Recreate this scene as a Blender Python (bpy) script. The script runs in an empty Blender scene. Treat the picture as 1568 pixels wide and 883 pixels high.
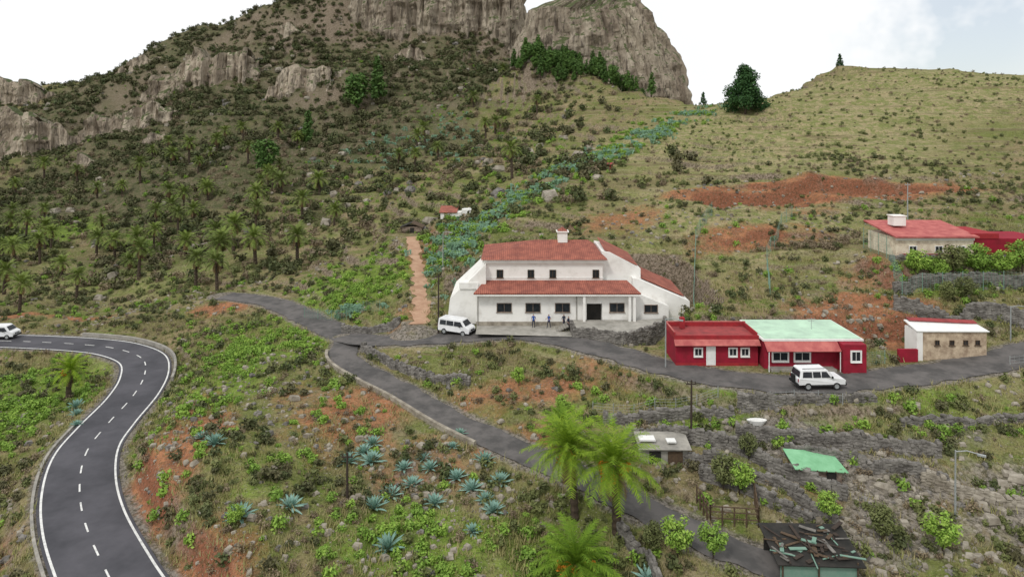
import bpy, math, random
import numpy as np
from mathutils import Vector, Matrix
random.seed(7); RS=np.random.RandomState(11)
SC=bpy.context.scene
# ---------------------------------------------------------------- materials
def newmat(name):
    m=bpy.data.materials.new(name); m.use_nodes=True
    nt=m.node_tree; b=nt.nodes["Principled BSDF"]; b.inputs["Specular IOR Level"].default_value=0.25
    return m,nt,b
def c4(c): return (c[0],c[1],c[2],1)
def mixn(nt,f,a,b,mode='MIX'):
    n=nt.nodes.new("ShaderNodeMix"); n.data_type='RGBA'; n.blend_type=mode
    for s,v in ((n.inputs[0],f),(n.inputs[6],a),(n.inputs[7],b)):
        if isinstance(v,bpy.types.NodeSocket): nt.links.new(v,s)
        elif isinstance(v,(int,float)): s.default_value=v
        else: s.default_value=c4(v)
    return n.outputs[2]
def noisen(nt,scale,detail=4,rough=.6,vec=None,mapscale=None):
    n=nt.nodes.new("ShaderNodeTexNoise"); n.inputs["Scale"].default_value=scale
    n.inputs["Detail"].default_value=detail; n.inputs["Roughness"].default_value=rough
    if vec is None:
        t=nt.nodes.new("ShaderNodeNewGeometry"); vec=t.outputs["Position"]
    if mapscale:
        mp=nt.nodes.new("ShaderNodeMapping"); mp.inputs["Scale"].default_value=mapscale
        nt.links.new(vec,mp.inputs[0]); vec=mp.outputs[0]
    nt.links.new(vec,n.inputs["Vector"]); return n.outputs[0]
def rampn(nt,f,a,b):
    n=nt.nodes.new("ShaderNodeMapRange"); n.inputs[1].default_value=a; n.inputs[2].default_value=b
    nt.links.new(f,n.inputs[0]); return n.outputs[0]
def mathn(nt,op,a,b=None):
    n=nt.nodes.new("ShaderNodeMath"); n.operation=op
    for s,v in ((n.inputs[0],a),(n.inputs[1],b)):
        if v is None: continue
        if isinstance(v,bpy.types.NodeSocket): nt.links.new(v,s)
        else: s.default_value=v
    return n.outputs[0]
def bumpn(nt,b,h,dist,st=1.0):
    n=nt.nodes.new("ShaderNodeBump"); n.inputs["Distance"].default_value=dist; n.inputs["Strength"].default_value=st
    nt.links.new(h,n.inputs["Height"]); nt.links.new(n.outputs[0],b.inputs["Normal"])
def mat(name,c1,c2=None,scale=1.5,rough=.85,bump=0,metal=0,lo=.35,hi=.65,mapscale=None):
    m,nt,b=newmat(name)
    b.inputs["Roughness"].default_value=rough; b.inputs["Metallic"].default_value=metal
    c2=c2 or tuple(x*.75 for x in c1)
    n=noisen(nt,scale,4,.65,mapscale=mapscale)
    nt.links.new(mixn(nt,rampn(nt,n,lo,hi),c1,c2),b.inputs["Base Color"])
    if bump: bumpn(nt,b,noisen(nt,scale*4,3),bump)
    return m
def foliage(name,c1,c2,c3=None,trans=0.):
    m,nt,b=newmat(name); b.inputs["Roughness"].default_value=.7
    g=nt.nodes.new("ShaderNodeNewGeometry"); oi=nt.nodes.new("ShaderNodeObjectInfo")
    c=mixn(nt,g.outputs["Random Per Island"],c1,c2)
    c=mixn(nt,mathn(nt,'MULTIPLY',oi.outputs["Random"],.7),c,c3 or tuple(.6*a for a in c1))
    nt.links.new(c,b.inputs["Base Color"])
    if trans:
        tr=nt.nodes.new("ShaderNodeBsdfTranslucent"); nt.links.new(c,tr.inputs[0])
        ms=nt.nodes.new("ShaderNodeMixShader"); ms.inputs[0].default_value=trans
        out=nt.nodes["Material Output"]
        nt.links.new(b.outputs[0],ms.inputs[1]); nt.links.new(tr.outputs[0],ms.inputs[2]); nt.links.new(ms.outputs[0],out.inputs[0])
    return m
M={}
M['white']=mat("white_render",(.80,.79,.76),(.58,.56,.52),.7,lo=.5,hi=.85)
M['trimwhite']=mat("white_paint",(.8,.8,.78),(.7,.7,.68),2)
M['redpaint']=mat("red_paint",(.31,.014,.035),(.21,.014,.026),1.2)
M['redrail']=mat("red_trim",(.36,.028,.035),(.25,.025,.03),2)
M['redroof']=mat("red_roof_coating",(.34,.06,.06),(.20,.045,.045),.9)
M['pinkroof']=mat("faded_red_sheet",(.50,.16,.14),(.34,.08,.08),.9)
M['mint']=mat("mint_roof_paint",(.50,.70,.53),(.38,.52,.41),.5)
M['greenroof']=mat("green_sheet",(.24,.50,.29),(.16,.38,.20),.8)
M['glass']=mat("dark_glass",(.015,.018,.022),(.03,.035,.04),2,rough=.15)
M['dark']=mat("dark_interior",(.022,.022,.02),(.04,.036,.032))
M['wood']=mat("weathered_wood",(.12,.08,.05),(.07,.05,.035),5)
M['pole']=mat("pole_wood",(.06,.045,.035),(.04,.03,.025),5)
M['galv']=mat("galvanised_steel",(.4,.42,.42),(.3,.32,.32),5,rough=.5,metal=.3)
M['net']=mat("fence_net",(.15,.27,.21),(.20,.30,.24),3)
M['rubber']=mat("tyre_rubber",(.015,.015,.015),(.03,.03,.03))
M['carwhite']=mat("white_car_paint",(.78,.79,.8),(.70,.71,.72),1,rough=.3)
M['grey']=mat("concrete",(.36,.34,.30),(.22,.21,.19),1.0,bump=.02)
M['paving']=mat("paving",(.42,.40,.36),(.26,.25,.22),.8)
M['asphalt']=mat("asphalt",(.092,.09,.102),(.056,.056,.064),.25,rough=.9,bump=.01)
M['oldasphalt']=mat("worn_asphalt",(.135,.125,.12),(.075,.072,.07),.45,rough=.95,bump=.01,lo=.4,hi=.62)
M['roadline']=mat("road_paint",(.72,.72,.70),(.40,.40,.39),2.2,lo=.45,hi=.75)
M['dirt']=mat("red_dirt_track",(.46,.30,.20),(.33,.19,.12),.6,bump=.05)
M['stone']=mat("dry_stone",(.24,.225,.205),(.09,.083,.075),1.3,bump=.05)
M['stonelight']=mat("pale_stone",(.38,.345,.285),(.19,.165,.13),1.0,bump=.05)
M['stonehouse']=mat("rubble_masonry",(.30,.24,.19),(.14,.10,.08),2.2,bump=.05)
M['cream']=mat("cream_masonry",(.58,.47,.34),(.30,.22,.155),1.3,bump=.05)
M['palecream']=mat("pale_cream_masonry",(.74,.66,.52),(.42,.32,.23),1.1,bump=.04,lo=.42,hi=.72)
M['bark']=mat("palm_bark",(.09,.065,.045),(.05,.038,.028),4,bump=.05)
def tilemat():
    m,nt,b=newmat("clay_tiles"); b.inputs["Roughness"].default_value=.85
    w=nt.nodes.new("ShaderNodeTexWave"); w.inputs["Scale"].default_value=1.2; w.inputs["Distortion"].default_value=.3
    g=nt.nodes.new("ShaderNodeNewGeometry"); nt.links.new(g.outputs["Position"],w.inputs[0])
    c=mixn(nt,rampn(nt,noisen(nt,.9,5,.7),.38,.62),(.46,.16,.11),(.25,.085,.065))
    c=mixn(nt,mathn(nt,'MULTIPLY',w.outputs[1],.5),c,(.20,.07,.055))
    nt.links.new(c,b.inputs["Base Color"]); bumpn(nt,b,w.outputs[1],.08); return m
M['tile']=tilemat()
# ---------------------------------------------------------------- helpers
def link(o,parent=None):
    SC.collection.objects.link(o)
    if parent: o.parent=parent
    return o
def meshobj(name,V,F,mats,mi=None,parent=None,smooth=False):
    me=bpy.data.meshes.new(name); me.from_pydata([tuple(v) for v in V],[],F)
    for m in (mats if isinstance(mats,(list,tuple)) else [mats]): me.materials.append(m)
    if mi is not None: me.polygons.foreach_set("material_index",mi)
    if smooth: me.polygons.foreach_set("use_smooth",[True]*len(me.polygons))
    me.update(); return link(bpy.data.objects.new(name,me),parent)
def empty(name,loc=(0,0,0)):
    e=bpy.data.objects.new(name,None); e.location=loc; e.empty_display_size=.5; return link(e)
def box(name,x0,x1,y0,y1,z0,z1,m,parent=None,bev=0):
    V=[(x,y,z) for z in (z0,z1) for x,y in ((x0,y0),(x1,y0),(x1,y1),(x0,y1))]
    F=[(3,2,1,0),(4,5,6,7),(0,1,5,4),(1,2,6,5),(2,3,7,6),(3,0,4,7)]
    o=meshobj(name,V,F,m,parent=parent)
    if bev:
        b=o.modifiers.new("b","BEVEL"); b.width=bev; b.segments=2
    return o
def prism(name,poly,a0,a1,m,axis='y',parent=None):
    n=len(poly); V=[]
    for a in (a0,a1):
        for p,q in poly: V.append((p,a,q) if axis=='y' else ((p,q,a) if axis=='z' else (a,p,q)))
    F=[tuple(range(n)),tuple(range(2*n-1,n-1,-1))]+[(i,i+n,(i+1)%n+n,(i+1)%n) for i in range(n)]
    return meshobj(name,V,F,m,parent=parent)
class Acc:
    def __init__(s): s.V=[];s.F=[];s.I=[];s.n=0
    def add(s,V,F,i=0):
        V=np.asarray(V,float).reshape(-1,3); s.V.append(V); s.F+= [tuple(int(k)+s.n for k in f) for f in F]; s.I+=[i]*len(F); s.n+=len(V)
    def tube(s,P,R,k=7,i=0,cap=True):
        P=[Vector(p) for p in P]; V=[]
        for j,p in enumerate(P):
            d=(P[min(j+1,len(P)-1)]-P[max(j-1,0)]).normalized()
            a=d.orthogonal().normalized(); b=d.cross(a)
            for q in range(k):
                t=2*math.pi*q/k; V.append(p+(a*math.cos(t)+b*math.sin(t))*R[j])
        F=[(j*k+q,j*k+(q+1)%k,(j+1)*k+(q+1)%k,(j+1)*k+q) for j in range(len(P)-1) for q in range(k)]
        if cap: F.append(tuple(range((len(P)-1)*k,len(P)*k)))
        s.add(V,F,i)
    def box(s,c,d,i=0,rot=0):
        cx,cy,cz=c; ca,sa=math.cos(rot),math.sin(rot); V=[]
        for z in (-.5,.5):
            for x,y in ((-.5,-.5),(.5,-.5),(.5,.5),(-.5,.5)):
                X,Y=x*d[0],y*d[1]; V.append((cx+X*ca-Y*sa,cy+X*sa+Y*ca,cz+z*d[2]))
        s.add(V,[(3,2,1,0),(4,5,6,7),(0,1,5,4),(1,2,6,5),(2,3,7,6),(3,0,4,7)],i)
    def mesh(s,name,mats,smooth=False):
        me=bpy.data.meshes.new(name); me.from_pydata(np.concatenate(s.V).tolist(),[],s.F)
        for m in mats: me.materials.append(m)
        me.polygons.foreach_set("material_index",s.I)
        if smooth: me.polygons.foreach_set("use_smooth",[True]*len(me.polygons))
        me.update(); return me
    def obj(s,name,mats,parent=None,smooth=False): return link(bpy.data.objects.new(name,s.mesh(name,mats,smooth)),parent)
# ---------------------------------------------------------------- noise
def h2(ix,iy,s):
    n=(ix.astype(np.int64)*374761393+iy.astype(np.int64)*668265263+s*1442695041)&0xffffffff
    n=((n^(n>>13))*1274126177)&0xffffffff
    return ((n^(n>>16))&0xffff)/65535.0
def vn(x,y,s=0):
    x0=np.floor(x);y0=np.floor(y);fx=x-x0;fy=y-y0
    fx=fx*fx*(3-2*fx);fy=fy*fy*(3-2*fy)
    a=h2(x0,y0,s);b=h2(x0+1,y0,s);c=h2(x0,y0+1,s);d=h2(x0+1,y0+1,s)
    return (a*(1-fx)+b*fx)*(1-fy)+(c*(1-fx)+d*fx)*fy-.5
def fbm(x,y,o=4,s=0):
    r=0;a=1.
    for i in range(o): r=r+a*vn(x*2**i+13.7*i,y*2**i-7.1*i,s+i); a*=.5
    return r
def sst(a,b,x):
    t=np.clip((x-a)/(b-a),0,1); return t*t*(3-2*t)
# ---------------------------------------------------------------- roads (plan coordinates, metres)
def catmull(P,step=.5):
    P=np.array(P,float); P=np.vstack([2*P[0]-P[1],P,2*P[-1]-P[-2]]); out=[]
    for i in range(1,len(P)-2):
        n=max(2,int(np.linalg.norm(P[i+1]-P[i])/step))
        for t in np.linspace(0,1,n,endpoint=False):
            a,b,c,d=P[i-1],P[i],P[i+1],P[i+2]
            out.append(.5*((2*b)+(-a+c)*t+(2*a-5*b+4*c-d)*t*t+(-a+3*b-3*c+d)*t**3))
    out.append(P[-2]); return np.array(out)
MAIN=catmull([(-8,20,-31),(-18,35,-31),(-23.4,40.8,-31),(-28.1,45.5,-31),(-33.8,51.7,-31),(-38,57.4,-31),(-41.2,63.3,-31),(-42.8,69,-31),(-44.4,76.5,-31),(-46.8,83.2,-31),(-50.4,89,-31),(-56,92.9,-31),(-62,94.8,-31),(-69.5,96,-31),(-76,96.6,-31),(-91,97.6,-31),(-120,100,-31)])
LANE2=catmull([(-50,113.5,-28.6),(-45.7,111.8,-28.5),(-39.9,108,-28.3),(-34,101.8,-28),(-26.6,92.5,-27.6),(-20.6,86,-27.3),(-13.5,82.9,-26.5),(-6.9,81.8,-25.8),(-.3,81.6,-25.3),(5.3,79,-25.1),(10.8,74.4,-25),(15.2,70.2,-25),(19.8,67,-25),(23.9,65.3,-25),(28.8,64.6,-25),(33.7,65.2,-25),(41.3,67,-25),(49.3,68.9,-24.6),(55.3,70.6,-24),(67.8,74,-23),(90,80,-21)])
LANE1=catmull([(-21.4,86,-27.35),(-20.6,80,-27.7),(-16,74.7,-28),(-11.6,70.8,-28.3),(-6.2,65.5,-28.8),(-1.5,61.7,-29.2),(2.1,59,-29.5),(6.5,55.9,-29.9),(10.3,52.5,-30.2),(13,50.6,-30.5),(15.5,48.4,-30.7),(19.3,46.3,-31),(26,43,-31.3)])
DIRT=catmull([(-12.4,86,-25.4),(-12.9,92,-24.6),(-14,100,-23.9),(-16.5,112,-22.4),(-19,125,-20.2)])
ROADS=[(MAIN,6.0,.7),(LANE2,4.4,.3),(LANE1,3.3,.3),(DIRT,2.6,.2)]
PADS=[(7.5,20,77,85,-26.3,1.2),(-9,24.5,83.5,98,-25.0,3.),(16.5,38,68.4,76,-25.0,3.),(42.5,52,70.6,76,-24.9,2.),(50,66,86.5,97,-16.9,3.)]
# ---------------------------------------------------------------- terrain
CP=[(-8,44,-30),(.7,44.7,-30.7),(-19.6,43.3,-28.9),(-11,50,-29.9),(-4.5,53.6,-30),(-27.6,57,-27.3),(-30.8,58.5,-27.8),(-24.5,51,-27.9),(-24.8,64.5,-28.0),(-18.4,55,-28.6),(-25.7,77,-27.5),(-36.5,84,-28.6),(-36,74,-28.6),(-44,97,-29),(-24.3,104,-25),(-33,112,-26),(-25.8,115,-22.4),(-20,97,-25.5),(-12.9,92,-24.6),(-14,100,-23.9),(-16.5,112,-22.4),(-19.8,130,-19.5),
(6,70,-26.6),(1,64,-28.2),(7.4,63.6,-28),(14.3,66,-26.4),(13.2,61,-27.6),(18.4,62,-27.3),(22,60,-27.2),(27.5,59,-27.3),(24.5,52.5,-29.4),(34.5,56,-28),(43.3,60.5,-26.6),(49.7,64,-25.6),(44.7,57,-28.3),(34.9,44.5,-30.3),(23.5,45.5,-31.2),(14.5,46,-31.3),(17,54,-29.2),(5,52,-30.8),(4,46,-31.2),
(-55.8,75,-31.8),(-51,65,-32.5),(-44,48,-33),(-69,88,-32),(-54.7,80,-31.8),(-60,85,-31.7),
(26.6,100,-19.6),(9.6,112,-16.2),(-3.8,112,-17.9),(-8.6,102,-20.8),(22.7,105,-16.8),(33.2,105,-14.7),(26.5,84,-21),(35,84,-21),(45,97,-17.5),(41.3,80,-21.8),(53.6,115,-12.6),(56,120,-9),(41,128,-9.1),(28,130,-10.4),(67.8,110,-12.1),(80,112,-11.2),(69,88,-17.5),(53,80,-20.5),(62.7,80,-20.5),(46.2,76,-22.8),(58,75,-22.8),
(72,155,-1.5),(100,150,-1.5),(117,150,0),(52,165,-1.7),(77,195,9.8),(106,205,15.4),(133,200,17),(153,195,17),(57,200,6),(119,235,24.4),(190,190,19),(120,265,8),(200,260,5),(60,250,-5),(150,300,-10),(90,240,8),
(29,165,-5),(12,140,-9.8),(2.2,140,-14),(-6,175,-8.8),(3.4,215,0),(24.4,210,4.2),(40,205,6.2),(16.5,250,15),(9.5,265,32),(29,250,22.5),(50,235,12),(-22.7,270,13.5),(-26,310,34),(-35,340,50),(-79.6,340,47.6),(-67,300,21),(-57,245,0),(-36,195,-11.7),(-22,155,-17),(-11.8,140,-18),(-37,160,-20.8),(-45,135,-27),(-63,165,-24.8),(-84,220,-13.2),(-107.5,280,5.6),(-125,325,32.5),(-134,350,56),(-124,370,76),
(-57,125,-30),(-67,115,-31),(-88,150,-31.5),(-88,120,-32.4),(-117,160,-32),(-114,195,-25.4),(-154,210,-25),(-140,240,-12),(-139,275,2.8),(-191,280,-5.6),(-212,270,-16),(-251,320,0),(-203,320,12.8),(-164,320,22),(-150,350,43),(-181,375,55),(-209,385,46),(-250,395,31),(-286,400,26),(-317,405,20),(-383,410,20),
(-200,460,10),(-320,500,-20),(-100,420,85),(-90,385,85),(-40,390,85),(-10,370,80),(15,345,30),(45,320,0),(60,290,-5),(40,380,-10),(120,340,-20),(0,450,20),
(-120,60,-33),(-150,100,-33),(-60,20,-33),(0,15,-32),(60,20,-31),(90,60,-24),(120,100,-12),(-250,150,-30),(-330,250,-10),(0,-60,-34),(-150,0,-34),(150,0,-28),(250,120,0),(400,350,-20),(300,500,-25)]
for R,w,_ in ROADS: CP+= [tuple(p) for p in R[::14]]
C=np.array(CP,float)
def mq(dx,dy): return np.sqrt(dx*dx+dy*dy+25.)
A=mq(C[:,0][:,None]-C[:,0][None],C[:,1][:,None]-C[:,1][None])
A-= np.eye(len(C))*.4
Pn=np.column_stack([np.ones(len(C)),C[:,0]/100,C[:,1]/100])
K=np.block([[A,Pn],[Pn.T,np.zeros((3,3))]])
sol=np.linalg.solve(K,np.concatenate([C[:,2],[0,0,0]])); Wt=sol[:-3]; Wp=sol[-3:]
def roaddist(x,y,R):
    d=np.full(x.shape,1e9); z=np.zeros(x.shape)
    lo=R[:,:2].min(0)-10; hi=R[:,:2].max(0)+10
    m=np.where((x>lo[0])&(x<hi[0])&(y>lo[1])&(y<hi[1]))[0]
    for i in range(0,len(m),20000):
        k=m[i:i+20000]; dd=(x[k][:,None]-R[:,0])**2+(y[k][:,None]-R[:,1])**2
        j=dd.argmin(1); d[k]=np.sqrt(dd[np.arange(len(k)),j]); z[k]=R[j,2]
    return d,z
def ground(x,y):
    x=np.atleast_1d(np.asarray(x,float)); y=np.atleast_1d(np.asarray(y,float)); h=np.empty(x.shape)
    for i in range(0,len(x),20000):
        s=slice(i,i+20000)
        h[s]=mq(x[s][:,None]-C[:,0],y[s][:,None]-C[:,1])@Wt+Wp[0]+Wp[1]*x[s]/100+Wp[2]*y[s]/100
    r=np.hypot(x,y-150); f=sst(420,650,r); h=np.clip(h,-60,110)*(1-f)-25*f
    mt=sst(150,260,y)*(1-sst(600,900,r)); lf=sst(30,-10,x)
    h+= mt*lf*(fbm(x/38,y/38,5,3)*10-np.abs(fbm(x/16,y/40,3,8))*4)+mt*(1-lf)*fbm(x/30,y/30,4,4)*2.5
    h+= sst(38,120,y)*fbm(x/9,y/9,4,9)*.9+fbm(x/3,y/3,3,12)*.3
    st=np.where(y<110,1.1,2.0+1.3*sst(150,300,y)); t=h/st+fbm(x/26,y/26,3,21)*1.2
    fr=t-np.floor(t); am=1.*np.clip(.65+fbm(x/22,y/22,2,31)*1.3,0,1)
    h+= am*st*(sst(.6,.9,fr)-fr)
    # eroded cut banks on the right hillside
    for x0,x1,yc,dp in ((33,80,121,2.7),(36,50,79,1.1),(32,62,104,1.0)):
        mm=sst(x0-2,x0+4,x)*sst(x1+2,x1-4,x); yy=y-yc+2+fbm(x/11,y/11,3,5)*4.5; h-= mm*dp*sst(.8,-.2,yy)*sst(-6,-1.,yy)
    for a,b,c,d,z,bl in PADS:
        dd=np.hypot(np.maximum(np.maximum(a-x,x-b),0),np.maximum(np.maximum(c-y,y-d),0)); w=1-sst(.3,bl,dd); h=h*(1-w)+(z-.06)*w
    for R,wd,sh in ROADS:
        d,z=roaddist(x,y,R); w=1-sst(wd/2+sh,wd/2+sh+(1.9 if R is MAIN else 2.4),d); h=h*(1-w)+(z-.07)*w
    return h
def gz(x,y): return float(ground([x],[y])[0])
def axis(lo,hi,base,g0,grow,start):
    out=[start]; x=start
    while x<hi:
        x+= base if x<g0[1] else base+(x-g0[1])*grow; out.append(x)
    x=start; left=[]
    while x>lo:
        x-= base if x>g0[0] else base+(g0[0]-x)*grow; left.append(x)
    return np.array(left[::-1]+out)
gx=axis(-4000,4000,.42,(-62,66),.015,0.); gy=axis(-1500,5000,.42,(38,126),.011,70.)
X,Y=np.meshgrid(gx,gy); nx,ny=len(gx),len(gy); xf=X.ravel(); yf=Y.ravel(); zf=ground(xf,yf)
ii=(np.arange(ny-1)[:,None]*nx+np.arange(nx-1)[None]).ravel()
quads=np.column_stack([ii,ii+1,ii+nx+1,ii+nx])
me=bpy.data.meshes.new("hillside_terrain"); me.vertices.add(len(xf)); me.vertices.foreach_set("co",np.column_stack([xf,yf,zf]).astype(np.float32).ravel())
me.loops.add(quads.size); me.loops.foreach_set("vertex_index",quads.ravel().astype(np.int32))
me.polygons.add(len(quads)); me.polygons.foreach_set("loop_start",np.arange(0,quads.size,4,dtype=np.int32)); me.polygons.foreach_set("loop_total",np.full(len(quads),4,dtype=np.int32))
me.update(); me.polygons.foreach_set("use_smooth",np.ones(len(quads),bool))
BL={'dirt':[(38,119,10,3.,1.1),(50,119.5,9,3.4,1.5),(61,118.5,10,3.4,1.4),(72,117,10,3.,1.3),(48,112,9,2.5,.45),(35.6,102,8,3.2,.85),(46,103,6,2.5,.5),(43,79,8,4.5,1.),(2,69,11,3.5,.6),(9,71,6,3,.5),(-16,66,6,8,.66),(-30,55,3.5,11,1.1),(-22,43,5,5,.8),(-85,112,17,2.5,1),(-48,107,6,3,.8),(18.6,112,9,5,.6),(1,61,6,3,.7),(-33,67,2,6,.6),(-14,88,3,6,.5),(48,87,5,5,.5),(-8,58,6,5,.5),(26,54,5,5,.35),(36,52,7,5,.35),(-40,46,3,6,.6),(-16,118,3,14,.5),(-22,70,4,5,.45)],
'lush':[(-31,87,9,9,1),(-33,74,5,9,.95),(-25,108,9,9,1),(-6.5,48,7,4.5,.8),(-21,54,6,5,.5),(-58,78,8,12,.85),(22,61,8,3,.8),(38,62,12,4,.5),(-17,64,4,6,.3),(-135,185,20,15,.7),(-75,140,30,20,.35),(3,46,5,5,.7),(24,76,3,10,.5),(58,84,10,3,.9),(8,66,8,2,.4),(-15,150,20,20,.35),(-38,96,6,5,.5),(-20,75,2,6,.4)],
'dark':[(-120,230,75,45,.95),(-60,240,50,50,.8),(-150,330,90,70,1.15),(-50,300,50,50,.95),(-45,350,70,30,1.),(-80,165,40,25,.45)],
'gravel':[(24,58.8,5,2.2,1),(31,54,5,3,.9),(42,50,9,6,.7),(28,49,5,3,.7),(14,60,3,2,.5),(-8,57,4,5,.35),(9,81,4,3,.8),(-14,85,4,2,.6),(38,58,6,3,.4)],
'pale':[(60,160,45,40,.8),(110,190,60,30,.95),(40,110,25,25,.6),(0,90,90,60,.25),(50,62,10,8,.5),(44,48,14,10,.5),(-85,140,45,28,.45),(-20,140,30,20,.35)]}
def blob(k,x,y):
    r=np.zeros(len(x))
    for a,b,c,d,w in BL[k]: r=np.maximum(r,w*np.exp(-(((x-a)/c)**2+((y-b)/d)**2)**1.3*.7))
    return r
for k in BL:
    v=blob(k,xf,yf)
    if k=='gravel':
        for R,w_,_ in ROADS[:3]: v=np.maximum(v,.62*sst(w_/2+1.3,w_/2+.3,roaddist(xf,yf,R)[0]))
    a=me.attributes.new(k,'FLOAT','POINT'); a.data.foreach_set("value",v.astype(np.float32))
def groundmat():
    m,nt,b=newmat("hillside_ground"); b.inputs["Roughness"].default_value=1; b.inputs["Specular IOR Level"].default_value=.03
    def at(k):
        n=nt.nodes.new("ShaderNodeAttribute"); n.attribute_name=k; return n.outputs["Fac"]
    def mask(k,sc,lo=.25,hi=.6,am=.9):
        s=mathn(nt,'ADD',at(k),mathn(nt,'MULTIPLY',mathn(nt,'SUBTRACT',noisen(nt,sc,4,.7),.5),am)); return rampn(nt,s,lo,hi)
    n1=noisen(nt,.09,5,.7); n2=noisen(nt,.55,4,.75); n3=noisen(nt,2.6,3,.8)
    c=mixn(nt,rampn(nt,n1,.42,.58),(.165,.185,.058),(.29,.225,.13))
    c=mixn(nt,rampn(nt,n2,.5,.62),c,(.125,.165,.038))
    c=mixn(nt,mask('pale',.2),c,mixn(nt,rampn(nt,n2,.44,.58),(.20,.225,.075),(.37,.31,.175)))
    # contour streaks left by old terrace edges
    st=noisen(nt,1.,3,.7,mapscale=(.035,.035,1.5)); stm=rampn(nt,st,.54,.60); pm_=rampn(nt,n1,.62,.45)
    c=mixn(nt,mathn(nt,'MULTIPLY',mathn(nt,'MULTIPLY',stm,pm_),.65),c,(.185,.14,.085))
    st2=noisen(nt,1.,3,.7,mapscale=(.05,.05,2.3)); c=mixn(nt,mathn(nt,'MULTIPLY',rampn(nt,st2,.56,.62),.45),c,(.36,.31,.19))
    c=mixn(nt,mask('dark',.06),c,mixn(nt,rampn(nt,n2,.42,.6),(.075,.088,.038),(.16,.135,.085)))
    c=mixn(nt,mask('lush',.3),c,mixn(nt,rampn(nt,n2,.4,.62),(.21,.29,.055),(.12,.18,.035)))
    c=mixn(nt,mask('dirt',.35,.25,.65,1.1),c,mixn(nt,rampn(nt,n2,.4,.62),(.42,.195,.10),(.25,.12,.068)))
    c=mixn(nt,mask('gravel',.5),c,mixn(nt,rampn(nt,n3,.4,.62),(.28,.25,.215),(.13,.115,.098)))
    g=nt.nodes.new("ShaderNodeNewGeometry"); sx=nt.nodes.new("ShaderNodeSeparateXYZ"); nt.links.new(g.outputs["Normal"],sx.inputs[0])
    sl=mathn(nt,'ADD',sx.outputs[2],mathn(nt,'MULTIPLY',mathn(nt,'SUBTRACT',n2,.5),.35))
    rk=mixn(nt,rampn(nt,n3,.4,.62),(.29,.235,.18),(.11,.08,.058)); rk=mixn(nt,mask('dirt',.3),rk,mixn(nt,n3,(.34,.145,.08),(.18,.075,.05)))
    c=mixn(nt,rampn(nt,sl,.82,.62),c,rk)
    c=mixn(nt,mathn(nt,'MULTIPLY',rampn(nt,n3,.48,.64),.6),c,(.062,.062,.03))
    c=mixn(nt,mathn(nt,'MULTIPLY',rampn(nt,noisen(nt,5.,2,.8),.60,.70),.6),c,(.40,.36,.29))
    nt.links.new(c,b.inputs["Base Color"])
    bumpn(nt,b,noisen(nt,1.6,4,.75),.5,.9); return m
me.materials.append(groundmat())
terrain=link(bpy.data.objects.new("hillside_terrain",me))
# ---------------------------------------------------------------- road ribbons
def ribbon(R,offs,dz,k0=0,k1=None,jit=0):
    P=R[k0:k1]; T=np.gradient(P[:,:2],axis=0); T/=np.linalg.norm(T,axis=1)[:,None]; Nn=np.column_stack([-T[:,1],T[:,0]]); rows=[]
    for j,o in enumerate(offs):
        w=np.zeros(len(P))
        if jit and j in (0,len(offs)-1): w=fbm(np.arange(len(P))/3.,np.full(len(P),j*5.),3,77)*jit
        rows.append(np.column_stack([P[:,:2]+Nn*(o+w)[:,None],P[:,2]+dz]))
    n=len(P); V=np.concatenate(rows)
    F=[(j*n+i,(j)*n+i+1,(j+1)*n+i+1,(j+1)*n+i) for j in range(len(offs)-1) for i in range(n-1)]
    return V,F
def road(name,R,w,m,dz=0.,jit=0):
    V,F=ribbon(R,np.linspace(w/2,-w/2,5),dz,0,None,jit); return meshobj(name,V,[f[::-1] for f in F],m,smooth=True)
road("main_road",MAIN,6.0,M['asphalt'])
a=Acc()
for o in (2.7,-2.7): V,F=ribbon(MAIN,(o+.085,o-.085),.012); a.add(V,[f[::-1] for f in F])
k=0
while k<len(MAIN)-5:
    V,F=ribbon(MAIN,(.065,-.065),.012,k,k+4); a.add(V,[f[::-1] for f in F]); k+=7
a.obj("road_markings",[M['roadline']])
road("village_lane",LANE2,4.5,M['oldasphalt'],.0,.6); road("side_lane",LANE1,3.3,M['oldasphalt'],.012,.45); road("dirt_track",DIRT,2.1,M['dirt'],.0,1.1)
meshobj("villa_forecourt",[(-4.5,80.5,-25.02),(7.4,79.5,-25.02),(7.4,83.95,-25.02),(-4.5,83.95,-25.02)],[(0,1,2,3)],M['paving'])
def kerbwall(name,R,off,th,h,m,k0,k1,dz=-.4):
    V,F=ribbon(R,(off-th/2,off+th/2),0,k0,k1); n=len(V)//2
    lo=V+[0,0,dz]; hi=V+[0,0,h]; VV=np.concatenate([lo,hi]); N2=2*n; FF=[]
    for i in range(n-1): FF+=[(i,i+1,N2+i+1,N2+i),(n+i,n+i+1,N2+n+i+1,N2+n+i),(N2+i,N2+i+1,N2+n+i+1,N2+n+i)]
    FF+=[(0,n,N2+n,N2),(n-1,2*n-1,N2+2*n-1,N2+n-1)]
    return meshobj(name,VV,FF,m)
iy=lambda R,y0:int(np.abs(R[:,1]-y0).argmin())
kerbwall("roadside_parapet",MAIN,-3.45,.3,.5,M['grey'],iy(MAIN,80),int(np.abs(MAIN[:,0]+66).argmin()))
kerbwall("road_gutter_kerb",MAIN,3.3,.22,.1,M['grey'],iy(MAIN,38),iy(MAIN,70))
kerbwall("lane_kerb_wall",LANE1,-2.0,.35,.35,M['stonelight'],8,int(np.abs(LANE1[:,0]+2).argmin()),-.8)
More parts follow.
